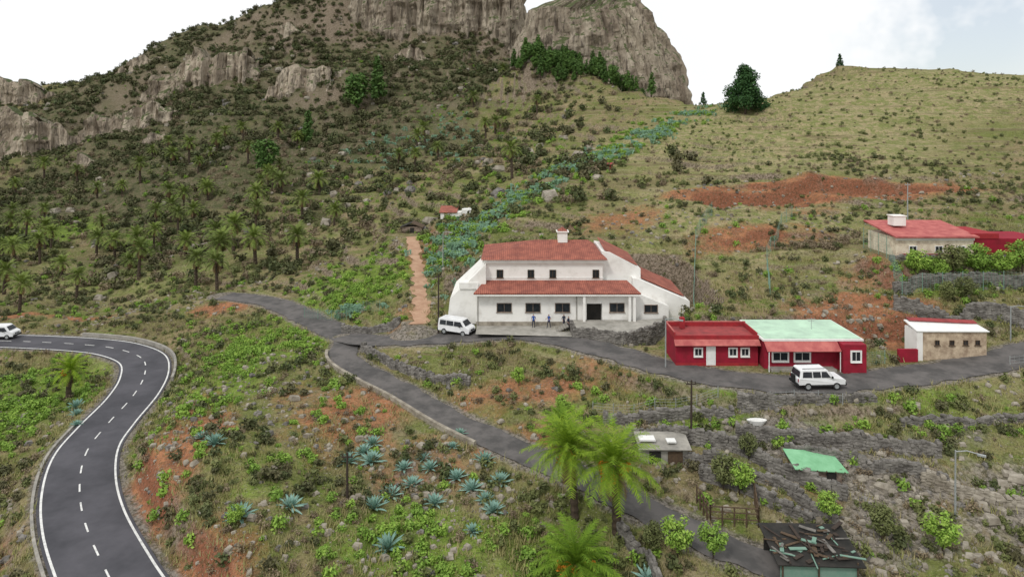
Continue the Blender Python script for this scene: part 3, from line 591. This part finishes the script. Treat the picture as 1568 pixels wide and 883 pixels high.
I(box("entrance_recess",9.62,11.58,85.1,85.18,-25,-22.2,M['dark'],e)); I(box("entrance_lintel",9.6,11.6,84.003,85.2,-22.2,-20.6,W_,e))
I(box("upper_floor_walls",-3.4,12.0,86.5,96.5,-20.5,-17.3,W_,e))
I(sloped("tiled_canopy",[(-4.9,82.9,-20.6),(16.4,82.9,-20.6),(15.2,86.5,-19.75),(-3.6,86.5,-19.75)],.16,M['tile'],e))
I(box("canopy_fascia",-4.85,16.35,82.95,83.15,-20.98,-20.79,W_,e))
I(box("front_band",-3.9,12.4,86.1,96.6,-17.4,-16.95,W_,e))
rz0,rz1=-16.95,-15.15; V=[(-4.1,85.8,rz0),(12.6,85.8,rz0),(12.6,97.5,rz0),(-4.1,97.5,rz0),(3.2,91.0,rz1),(10.6,91.0,rz1)]
I(meshobj("hipped_roof",V,[(0,1,5,4),(1,2,5),(2,3,4,5),(3,0,4),(3,2,1,0)],M['tile'],parent=e))
a=Acc(); a.box((7,90.8,-14.7),(1.3,1.3,1.4),0); a.box((7,90.8,-13.92),(1.7,1.7,.14),0); a.add([(6.3,90.1,-13.85),(7.7,90.1,-13.85),(7.7,91.5,-13.85),(6.3,91.5,-13.85),(7,90.8,-13.3)],[(0,1,4),(1,2,4),(2,3,4),(3,0,4)],1); I(a.obj("roof_lantern",[W_,M['tile']],e))
I(prism("left_wing",[(-3.41,-17.4),(-5.2,-19.2),(-8.1,-21.9),(-8.5,-25.2),(-3.41,-25.2)],85.4,95,W_,'y',e))
I(box("left_parapet",-6.9,-4.4,85.2,88,-20.6,-19.8,W_,e))
I(prism("right_upper_wing",[(12.01,-25.2),(12.01,-16.1),(13.2,-16.3),(17.2,-18.4),(17.2,-25.2)],87.4,96,W_,'y',e))
I(sloped("right_upper_roof",[(12.5,87.9,-15.98),(12.5,95.5,-15.5),(16.9,95.5,-17.7),(16.9,87.9,-18.02)],.1,M['tile'],e))
I(prism("right_wing",[(15.91,-25.2),(15.91,-19.4),(16.6,-19.5),(23.4,-22.4),(23.4,-25.2)],86.0,95,W_,'y',e))
I(sloped("right_wing_roof",[(17.3,87.2,-19.55),(17.3,94.5,-19.1),(23.0,94.5,-21.6),(23.0,87.2,-22.0)],.1,M['tile'],e))
I(prism("right_front_step",[(15.92,-25.2),(15.92,-20.9),(20.3,-22.7),(20.3,-25.2)],84.6,85.98,W_,'y',e))
for x in (-1.0,2.7,6.5,13.5): I(window(e,x,84,-22.7,1.8,1.05,'stonehouse'))
I(window(e,18,84.6,-23.0,1.6,.9,'stonehouse'))
for x in (-1.6,2.5,5.4,11.1): I(window(e,x,86.5,-18.9,.75,.95,'wood',.06))
for x in (9.2,15.6,15.0): I(box("portico_column",x-.16,x+.16,83.1,83.4,-25,-20.98,W_,e))
I(box("facade_plinth",-4.62,9.58,83.96,83.998,-25.1,-24.5,M['stonelight'],e))
I(box("string_course",-3.5,12.1,86.44,86.499,-19.5,-19.38,M['trimwhite'],e)); a=Acc()
for x in (-4.4,8.3): a.tube([(x,83.9,-25),(x,83.9,-20.8)],[.06,.06],6)
I(a.obj("downpipes",[M['grey']],e))
# terrace
e=empty("stone_terrace",(13,81,-24.3)); poly=[(7.6,79.5),(13.6,77.6),(19.2,82.4),(19.4,84.5),(15.9,83.9),(7.6,83.9)]
I(prism("fill",poly,-27,-24.32,M['stone'],'z',e)); I(prism("paving",[(p[0]*.999+.013,p[1]) for p in poly],-24.319,-24.25,M['paving'],'z',e))
w=stonewall("terrace_wall",[(7.5,83),(7.5,79.4),(13.6,77.4),(19.4,82.3),(19.6,84.5)],1,.4,top=-24.05); w.parent=e; I(w)
a=Acc()
for q in range(5): a.box((6.9-q*.3,82.3,-24.4-q*.15),(.32,1.8,.16))
I(a.obj("steps",[M['grey']],e))
# red houses
def redhouse(x0,x1,y0,y1,zt):
    global e
    e=empty("red_house",((x0+x1)/2,y0,-25)); I(box("walls",x0,x1,y0,y1,-25.3,zt,M['redpaint'],e))
redhouse(17.5,26.3,69.8,74.0,-22.3)
I(sloped("awning",[(17.3,69.2,-22.75),(26.4,69.2,-22.75),(26.4,69.79,-22.25),(17.3,69.79,-22.25)],.08,M['pinkroof'],e))
I(box("roof_slab",17.4,26.4,69.8,74.1,-22.3,-22.1,M['redrail'],e)); 
a=Acc(); a.box((21.9,74.0,-21.85),(9,.16,.5)); a.box((17.45,71.95,-21.85),(.14,3.9,.5)); a.box((26.25,71.95,-21.85),(.14,3.9,.5)); a.box((21.9,69.9,-21.98),(9.,.16,.24)); a.box((19,73,-21.4),(.5,.5,1.2));I(a.obj("roof_parapet",[M['redrail']],e))
a=Acc(); a.box((21.9,74.0,-21.57),(9.06,.2,.06)); a.box((17.45,71.95,-21.57),(.18,3.66,.06)); I(a.obj("coping",[M['pinkroof']],e))
I(box("roof_deck",17.6,26.1,70.1,73.85,-22.098,-22.05,M['redroof'],e))
I(box("front_door",20.75,21.75,69.73,69.795,-25,-22.95,M['trimwhite'],e)); I(box("door_panel",20.9,21.6,69.70,69.729,-24.9,-23.1,M['trimwhite'],e))
for x in (19.9,23.6,24.9): I(window(e,x,69.8,-23.6,.7,.7,'trimwhite',.14))
I(box("plinth",17.48,26.3,69.74,69.79,-25.2,-24.75,M['redrail'],e))
redhouse(26.6,36.6,68.9,75.6,-22.1)
I(box("roof_slab",26.4,37.0,68.7,75.8,-22.1,-21.9,M['trimwhite'],e)); I(box("roof_deck",26.6,36.8,68.9,75.6,-21.898,-21.82,M['mint'],e))
I(sloped("awning",[(26.5,67.7,-22.85),(34.2,67.7,-22.85),(34.2,68.69,-22.12),(26.5,68.69,-22.12)],.08,M['pinkroof'],e))
I(box("porch",34.3,36.7,67.6,68.88,-25.3,-22.12,M['redpaint'],e)); I(window(e,35.6,67.6,-23.3,.85,.9,'trimwhite',.16)); 
for x in (28.3,30.6): I(window(e,x,68.9,-23.75,1.5,.8,'trimwhite',.16))
I(box("front_step",27,33.8,67.9,68.88,-25.1,-24.8,M['grey'],e)); a=Acc()
for x in (26.7,34.1): a.tube([(x,67.8,-25),(x,67.8,-22.9)],[.05,.05],6)
I(a.obj("porch_posts",[M['trimwhite']],e)); a=Acc(); a.tube([(33,72,-21.9),(33,72,-20.6)],[.03,.03],5); a.box((33,72,-20.7),(.9,.04,.04)); a.box((33,72,-20.95),(.7,.04,.04)); I(a.obj("tv_aerial",[M['galv']],e))
# stone house right
e=empty("stone_house",(47.5,70.8,-25)); I(box("walls",44,51.6,71,73.0,-25.3,-21.75,M['cream'],e))
I(box("whitewashed_corner",43.95,44.6,70.9,73.1,-25.2,-21.7,M['white'],e)); I(sloped("roof",[(43.9,70.8,-21.68),(51.8,70.8,-21.72),(51.8,73.2,-21.45),(43.9,73.2,-21.1)],.12,M['trimwhite'],e)); I(sloped("red_ridge",[(44.2,72.7,-21.05),(51.8,72.7,-21.4),(51.8,73.3,-21.2),(44.2,73.3,-20.85)],.06,M['redroof'],e))
for x in (46.2,47.8,49.3,50.6): I(window(e,x,71,-23.0,.4,.45,'wood',.05))
I(box("gate_wall",41.8,43.9,70.6,70.9,-25.2,-23.6,M['redpaint'],e))
# upper house
e=empty("hillside_house",(57,88,-16.9)); I(box("walls",51.8,62.2,88,95,-17.2,-14.4,M['palecream'],e)); I(sloped("roof",[(51.4,87.4,-14.15),(62.6,87.4,-14.15),(62.6,95.5,-13.0),(51.4,95.5,-13.0)],.2,M['pinkroof'],e))
I(box("white_band",51.7,62.3,87.9,87.99,-14.75,-14.36,M['white'],e)); a=Acc(); a.box((54.2,92,-12.6),(1.7,1.5,1.3)); a.box((54.2,92,-11.9),(1.9,1.7,.12)); I(a.obj("water_tank",[M['white']],e))
for x in (54,57.5,60.5): I(window(e,x,88,-16,.9,.9,'trimwhite',.1))
I(box("red_wing",62.3,73,88.6,95,-17.6,-14.6,M['redpaint'],e)); I(box("red_wing_parapet",62.25,66,88.5,95.1,-14.598,-13.9,M['redrail'],e)); I(box("terrace_rail",52,60,87.2,87.3,-17,-16.4,M['redpaint'],e))
# small distant buildings
g=gz(-11,138); e=empty("small_white_house",(-11,138,g)); I(box("walls",-15,-10.6,137,141,g-1,g+1.7,M['white'],e)); I(sloped("roof",[(-15.3,136.7,g+1.7),(-11.5,136.7,g+1.7),(-11.5,141,g+2.6),(-15.3,141,g+2.6)],.15,M['tile'],e)); I(box("annex",-10.59,-8.6,137.5,141,g-1,g+2.2,M['white'],e)); I(window(e,-13.2,137,g+.6,.6,.6))
g=gz(-19.8,131); e=empty("shepherd_hut",(-19.8,131,g)); I(box("walls",-22,-18,130,133,g-1,g+1.2,M['stonehouse'],e)); I(sloped("roof_left",[(-22.3,129.7,g+1.1),(-20,129.7,g+2),(-20,133.3,g+2),(-22.3,133.3,g+1.1)],.1,M['dark'],e)); I(sloped("roof_right",[(-20,129.7,g+2),(-17.7,129.7,g+1.1),(-17.7,133.3,g+1.1),(-20,133.3,g+2)],.1,M['wood'],e)); I(box("doorway",-20.3,-19.5,129.94,129.99,g-.5,g+1.0,M['dark'],e))
g=gz(20.5,143); e=empty("red_hut",(20.5,143,g)); I(box("walls",18.9,22.0,142,144.4,g-1,g+1.0,M['redpaint'],e)); I(sloped("roof",[(18.7,141.7,g+.95),(22.2,141.7,g+1.05),(22.2,144.6,g+1.3),(18.7,144.6,g+1.15)],.1,M['redroof'],e)); I(box("doorway",20,20.8,141.94,141.99,g-.5,g+.8,M['dark'],e))
# green roof shed
g=gz(25.5,54.5); e=empty("green_roof_shed",(25.5,54.5,g)); I(box("walls",23.7,27.3,54,55.8,g-.8,g+1.15,M['stonehouse'],e)); I(sloped("roof",[(23.3,53.7,g+1.35),(27.7,53.7,g+1.05),(27.5,56.2,g+1.5),(23.3,56.2,g+1.85)],.07,M['greenroof'],e)); I(box("doorway",26,26.8,53.94,53.99,g-.3,g+.95,M['dark'],e))
a=Acc()
for q in range(6): p=23.6+q*.75; a.box((p,53.62,g+1.33-q*.05),(.06,.1,.1))
I(a.obj("roof_battens",[M['wood']],e))
g=gz(13.2,57.5); e=empty("tin_roof_shed",(13.2,57.5,g)); I(box("walls",11.3,15.3,57,58.8,g-.8,g+1.3,M['grey'],e)); I(sloped("roof",[(11,56.6,g+1.35),(15.6,56.6,g+1.3),(15.6,59.1,g+1.75),(11,59.1,g+1.8)],.06,M['grey'],e)); I(box("opening",12,13,56.94,56.99,g-.2,g+1.0,M['dark'],e)); I(box("opening_side",13.6,14.9,56.94,56.99,g-.1,g+1.0,M['wood'],e)); I(box("white_panel",11.2,12.6,57.3,58.2,g+1.72,g+1.85,M['trimwhite'],e)); I(box("white_panel_small",13.6,14.4,57.2,57.9,g+1.62,g+1.75,M['trimwhite'],e))
# car port with clutter at bottom right
g=-31.0; e=empty("green_carport",(21,46,g)); I(box("side_panels",18.6,24,45.2,45.3,g-.4,g+.9,M['net'],e)); I(box("back_panel",18.6,24,48.2,48.3,g-.4,g+1.5,M['dark'],e)); I(sloped("roof",[(18.3,44.9,g+1.2),(24.4,44.9,g+1.0),(24.4,48.6,g+1.8),(18.3,48.6,g+1.9)],.08,M['dark'],e)); a=Acc()
for i in range(60):
    yy=random.uniform(45.1,48.3); a.box((random.uniform(18.6,24),yy,g+1.18+(yy-44.9)*.2+random.random()*.15),(random.uniform(.3,1.8),random.uniform(.06,.3),.05),random.choice([0,0,1,2,2,3]),random.random()*3)
for x in (18.7,21.2,23.9): a.tube([(x,45.1,g-.5),(x,45.1,g+1.2)],[.06,.06],6,0)
I(a.obj("posts_and_clutter",[M['wood'],M['stone'],M['pole'],M['net']],e))
a=Acc()
for p,q in (((15.5,51),(19,50.3)),((19,50.3),(19.6,53)),((15.5,51),(15,53))):
    for t in np.linspace(0,1,5): x=p[0]+(q[0]-p[0])*t; y=p[1]+(q[1]-p[1])*t; g=gz(x,y); a.tube([(x,y,g-.3),(x,y,g+1.5)],[.07,.06],6)
    for hz in (.5,1.0,1.4): a.tube([(p[0],p[1],gz(*p)+hz),(q[0],q[1],gz(*q)+hz)],[.05,.05],5)
a.obj("wooden_pen",[M['wood']])
a=Acc(); g=gz(22.6,60.3); x0,y0=22.6,60.3
ring=lambda w,l,z:[(x0+l*math.cos(t)*1.0,y0+w*math.sin(t),g+z) for t in np.linspace(0,6.283,12,endpoint=False)]
V=ring(.3,.6,.0)+ring(.4,.95,.45)+ring(.32,.85,.4)+ring(.2,.6,.1); a.add(V,[(l*12+k,l*12+(k+1)%12,l*12+12+(k+1)%12,l*12+12+k) for l in range(3) for k in range(12)]+[tuple(range(36,48))]); a.obj("white_trough",[M['trimwhite']])
# ---------------------------------------------------------------- poles and fences
def pole(name,x,y,h,m='pole',r=.12,arm=False,dz=0):
    g=gz(x,y); a=Acc(); a.tube([(x,y,g-.6),(x,y,g+h*.5),(x+.02,y,g+h)],[r,r*.85,r*.65],8)
    if arm: a.tube([(x,y,g+h-.1),(x+.6,y-.4,g+h+.15),(x+1.2,y-.8,g+h+.1)],[.05,.045,.04],6); a.box((x+1.35,y-.9,g+h+.05),(.55,.22,.12),0,-.6)
    else: a.box((x,y,g+h-.35),(.9,.08,.1)); a.tube([(x-.35,y,g+h-.3),(x-.35,y,g+h-.12)],[.04,.04],5); a.tube([(x+.35,y,g+h-.3),(x+.35,y,g+h-.12)],[.04,.04],5)
    a.obj(name,[M[m]])
pole("utility_pole",-9.5,84.3,7.6); pole("utility_pole",16.2,59,5.6); pole("utility_pole",-13.2,52.3,3.7)
pole("street_lamp",16.3,69.3,5.2,'galv',.08,True); pole("street_lamp",33.6,49.5,5.3,'galv',.08,True); pole("utility_pole",63,104,6,'galv',.1); pole("street_lamp",-11,104,6,'galv',.08,True); pole("utility_pole",-1,98,6.5);pole("street_lamp",56.5,74,4.,'galv',.08,True)
def netfence(name,P,h,m='net',sp=2.5,wires=8,vs=.5):
    P=np.array(P,float); a=Acc(); seg=np.r_[0,np.cumsum(np.hypot(*np.diff(P,axis=0).T))]
    ss=np.arange(0,seg[-1],sp); x=np.interp(ss,seg,P[:,0]); y=np.interp(ss,seg,P[:,1]); g=ground(x,y)
    for i in range(len(ss)): a.tube([(x[i],y[i],g[i]-.3),(x[i],y[i],g[i]+h)],[.045,.04],5)
    for i in range(len(ss)-1):
        for k in range(wires): t=(k+.5)/wires*h; a.tube([(x[i],y[i],g[i]+t),(x[i+1],y[i+1],g[i+1]+t)],[.012,.012],3,0,False)
        for q in np.arange(vs,sp,vs): f=q/sp; xx=x[i]*(1-f)+x[i+1]*f; yy=y[i]*(1-f)+y[i+1]*f; gg=g[i]*(1-f)+g[i+1]*f; a.tube([(xx,yy,gg+.1),(xx,yy,gg+h)],[.01,.01],3,0,False)
    a.obj(name,[M[m]])
netfence("net_fence",[(23.3,83),(25,90),(29,103),(34.5,110)],2.4); netfence("net_fence",[(33,83.5),(37,95),(43,104),(47.5,109)],2.2,wires=5)
netfence("net_fence",[(49,82),(58,81.8),(68,81.4)],2.4); netfence("net_fence",[(49,82),(50,88),(51,96)],3.); netfence("wire_fence",[(37.5,69.6),(41.7,70.3)],1.5)
netfence("wire_fence",[(8,64.6),(14,63.6),(21.5,62.9)],1.1,'galv',2.,4); netfence("wire_fence",[(22.2,61.9),(33,61.0)],1.0,'galv',2.2,3); netfence("wire_fence",[(52,68.2),(60,68.5)],1.,'galv',2.,3)
netfence("net_fence",[(-31,97.5),(-25,95),(-18,94)],1.6)
# ---------------------------------------------------------------- vehicles
def vehicle(name,loc,rz,kind):
    if kind=='suv': prof=[(-2.3,.5),(-2.32,1.05),(-2.22,1.15),(-2.05,1.85),(-1.9,1.93),(.45,1.93),(.6,1.88),(1.15,1.2),(2.15,1.08),(2.3,.95),(2.32,.5)]; W=.92; top=1.15; roofz=1.93; side=[[(-1.95,1.22),(-1.85,1.75),(-1.0,1.75),(-1.0,1.22)],[(-.9,1.22),(-.9,1.75),(-.15,1.75),(-.15,1.22)],[(-.05,1.22),(-.05,1.75),(.45,1.75),(.85,1.22)]]; ws=((.66,1.80),(1.10,1.26)); rw=((-2.08,1.78),(-2.2,1.22)); wh=(-1.4,1.42)
    else: prof=[(-2.25,.4),(-2.28,1.0),(-2.2,1.9),(-2.0,2.02),(.9,2.02),(1.15,1.95),(1.75,1.25),(2.2,1.05),(2.28,.85),(2.28,.4)]; W=.88; top=1.15; roofz=2.02; side=[[(-2.0,1.2),(-1.95,1.75),(-1.1,1.75),(-1.1,1.2)],[(-1.0,1.2),(-1.0,1.75),(.0,1.75),(.0,1.2)],[(.1,1.2),(.1,1.75),(1.0,1.75),(1.45,1.2)]]; ws=((1.2,1.86),(1.70,1.32)); rw=((-2.215,1.8),(-2.27,1.2)); wh=(-1.35,1.4)
    e_=empty(name,loc); e_.rotation_euler=(0,0,rz)
    hw=lambda z: W if z<=top else W-(z-top)/(roofz-top)*.16
    n=len(prof); V=[(x,-hw(z),z) for x,z in prof]+[(x,hw(z),z) for x,z in prof]
    F=[tuple(range(n)),tuple(range(2*n-1,n-1,-1))]+[(i,i+n,(i+1)%n+n,(i+1)%n) for i in range(n)]
    o=meshobj("body",V,F,M['carwhite'],parent=e_); b=o.modifiers.new("b","BEVEL"); b.width=.06; b.segments=3
    a=Acc()
    for s in (-1,1):
        for poly in side:
            V=[(x,s*(hw(z)+.012),z) for x,z in poly]; a.add(V,[(0,1,2,3) if s>0 else (3,2,1,0)])
    for (p,q),sg in ((ws,1),(rw,-1)):
        V=[(p[0]+sg*.03,-hw(p[1])+.1,p[1]),(p[0]+sg*.03,hw(p[1])-.1,p[1]),(q[0]+sg*.03,hw(q[1])-.1,q[1]),(q[0]+sg*.03,-hw(q[1])+.1,q[1])]; a.add(V,[(0,1,2,3)])
    a.obj("windows",[M['glass']],e_)
    a=Acc()
    for x in wh:
        for s in (-1,1):
            k=18; ys=[s*(W-.2),s*(W-.2),s*(W+.03),s*(W+.03),s*(W+.01)]; rr=[.0,.36,.36,.22,.0]; V=[]
            for yy,r in zip(ys,rr): V+=[(x+r*math.cos(6.283*q/k),yy,.36+r*math.sin(6.283*q/k)) for q in range(k)]
            for l in range(4): a.add(np.array(V)[l*k:(l+2)*k],[(q,(q+1)%k,k+(q+1)%k,k+q) for q in range(k)],1 if l==3 else 0)
    a.obj("wheels",[M['rubber'],M['galv']],e_)
    a=Acc(); xf_=prof[-1][0]; a.box((xf_+.05,0,.52),(.14,2*W-.06,.2),0); a.box((-xf_-.05,0,.52),(.14,2*W-.06,.2),0); a.box((0,0,.42),(2.0,2*W+.04,.1),0); a.box((xf_+.01,0,.8),(.05,.9,.16),0)
    for s in (-1,1): a.box((xf_+.01,s*(W-.22),.84),(.06,.28,.17),1); a.box((-xf_-.0,s*(W-.12),.95),(.05,.14,.3),2); a.box((.95,s*(W+.1),1.25),(.12,.16,.18),0)
    if kind=='suv':
        a.box((-2.42,.1,.95),(.2,.62,.62),0)
        for s in (-1,1): a.box((-.75,s*.62,2.0),(2.2,.04,.04),0)
    a.obj("trim",[M['rubber'],M['trimwhite'],M['redpaint']],e_); return e_
vehicle("white_suv",(29.9,63.9,-24.99),math.radians(3),'suv')
vehicle("white_van",(-7.1,83.6,gz(-7.1,83.6)+.02),math.radians(-25),'van')
vehicle("white_van",(-76.5,97.8,-30.98),math.radians(3),'van')
# ---------------------------------------------------------------- people
def person(x,y,rz,shirt,stride=.12,bend=.1,arm=.15):
    J=[(0,0,.93),(0,.0,1.18),(0,0,1.40),(0,.01,1.52),(0,.02,1.60),(0,.02,1.72)]; R=[(.15,.11),(.135,.10),(.16,.10),(.055,.055),(.085,.095),(.075,.085)]; E=[(0,1),(1,2),(2,3),(3,4),(4,5)]
    def ad(p,r,fr): J.append(p);R.append(r if isinstance(r,tuple) else (r,r));E.append((fr,len(J)-1));return len(J)-1
    for s in (-1,1):
        h=ad((s*.10,0,.86),.095,0);k=ad((s*.11,s*stride*.5+.03,.48),.062,h);an=ad((s*.11,s*stride,.09),.042,k);ad((s*.12,s*stride+.15,.04),.036,an)
        sh=ad((s*.19,0,1.39),.06,2);el=ad((s*.25,-arm*.3,1.11),.044,sh);wr=ad((s*.25,arm,.88+bend),.028,el);pm_=ad((s*.25,arm+.04,.80+bend),(.035,.018),wr)
        for q in range(4): f1=ad((s*.25+.0,arm+.015+.018*q,.75+bend-.01*(q in(1,2))),.009,pm_);ad((s*.24,arm+.03+.018*q,.715+bend),.008,f1)
        t1=ad((s*.235,arm+.08,.80+bend),.010,wr);ad((s*.23,arm+.1,.77+bend),.009,t1)
    me=bpy.data.meshes.new("person");me.from_pydata(J,E,[]);o=link(bpy.data.objects.new("tmp",me))
    m=o.modifiers.new("s","SKIN");m.use_smooth_shade=True
    if not me.skin_vertices:
        bpy.context.view_layer.objects.active=o; bpy.ops.mesh.customdata_skin_add()
    for i,v in enumerate(me.skin_vertices[0].data): v.radius=R[i]; v.use_root=(i==0)
    m2=o.modifiers.new("u","SUBSURF");m2.levels=1
    dg=bpy.context.evaluated_depsgraph_get();mm=bpy.data.meshes.new_from_object(o.evaluated_get(dg));bpy.data.objects.remove(o)
    mm.materials.clear()
    for q in (M['skin'],shirt,M['trouser'],M['hair']): mm.materials.append(q)
    for p in mm.polygons:
        c=p.center; k=2 if c.z<.92 else 1
        if c.z>1.49: k=0
        if c.z>1.64 or (c.z>1.56 and c.y<-.01): k=3
        if abs(c.x)>.18 and c.z<1.0+bend and c.z>.6: k=0
        if c.z<.08: k=3
        p.material_index=k
    ob=link(bpy.data.objects.new("person",mm));ob.location=(x,y,-25.01);ob.rotation_euler=(0,0,rz)
M['skin']=mat("skin",(.45,.27,.19),(.4,.24,.17));M['hair']=mat("dark_hair",(.02,.015,.012));M['trouser']=mat("dark_trousers",(.03,.035,.06))
sb=mat("blue_shirt",(.04,.10,.35));sk=mat("dark_shirt",(.03,.04,.07))
person(2.75,83.2,2.9,sb);person(4.7,83.1,2.4,sb,.2,.3,.3);person(6.6,83.2,3.6,sk);person(7.1,82.2,-2.2,sk,.05)
# ---------------------------------------------------------------- sky and light
w=bpy.data.worlds.new("World");SC.world=w;w.use_nodes=True;nt=w.node_tree
bg=nt.nodes["Background"];bg.inputs[1].default_value=.1
sky=nt.nodes.new("ShaderNodeTexSky");sky.sky_type='NISHITA';sky.sun_disc=False
EL,AZ=math.radians(50),math.radians(215)
sky.sun_elevation=EL;sky.sun_rotation=AZ;nt.links.new(sky.outputs[0],bg.inputs[0])
b2=nt.nodes.new("ShaderNodeBackground");b2.inputs[1].default_value=1.05
tc=nt.nodes.new("ShaderNodeTexCoord");cn=noisen(nt,2.2,3,.6,tc.outputs["Generated"])
nt.links.new(mixn(nt,rampn(nt,cn,.3,.7),(.93,.955,.97),(1.,1.,1.)),b2.inputs[0])
dp=nt.nodes.new("ShaderNodeVectorMath");dp.operation='DOT_PRODUCT';dp.inputs[1].default_value=Vector((.70,1,.15)).normalized();nt.links.new(tc.outputs["Generated"],dp.inputs[0])
gap=mathn(nt,'MULTIPLY',rampn(nt,dp.outputs["Value"],.985,.999),rampn(nt,noisen(nt,9,4,.6,tc.outputs["Generated"]),.42,.6))
fac=mathn(nt,'SUBTRACT',1.,mathn(nt,'MULTIPLY',gap,.5))
ms=nt.nodes.new("ShaderNodeMixShader");nt.links.new(fac,ms.inputs[0]);nt.links.new(bg.outputs[0],ms.inputs[1]);nt.links.new(b2.outputs[0],ms.inputs[2]);nt.links.new(ms.outputs[0],nt.nodes["World Output"].inputs[0])
l=bpy.data.lights.new("sun","SUN");l.energy=1.5;l.angle=math.radians(10);l.color=(1,.96,.9);lo=link(bpy.data.objects.new("sun",l))
d=Vector((math.sin(AZ)*math.cos(EL),math.cos(AZ)*math.cos(EL),math.sin(EL)));lo.rotation_euler=d.to_track_quat('Z','Y').to_euler()
c=bpy.data.cameras.new("camera");c.lens=36*1000/1568;c.shift_y=-241/1568;c.clip_end=9000
co=link(bpy.data.objects.new("camera",c));co.rotation_euler=(math.pi/2,0,0);SC.camera=co
SC.view_settings.view_transform='Standard';SC.view_settings.look='None';SC.view_settings.exposure=0
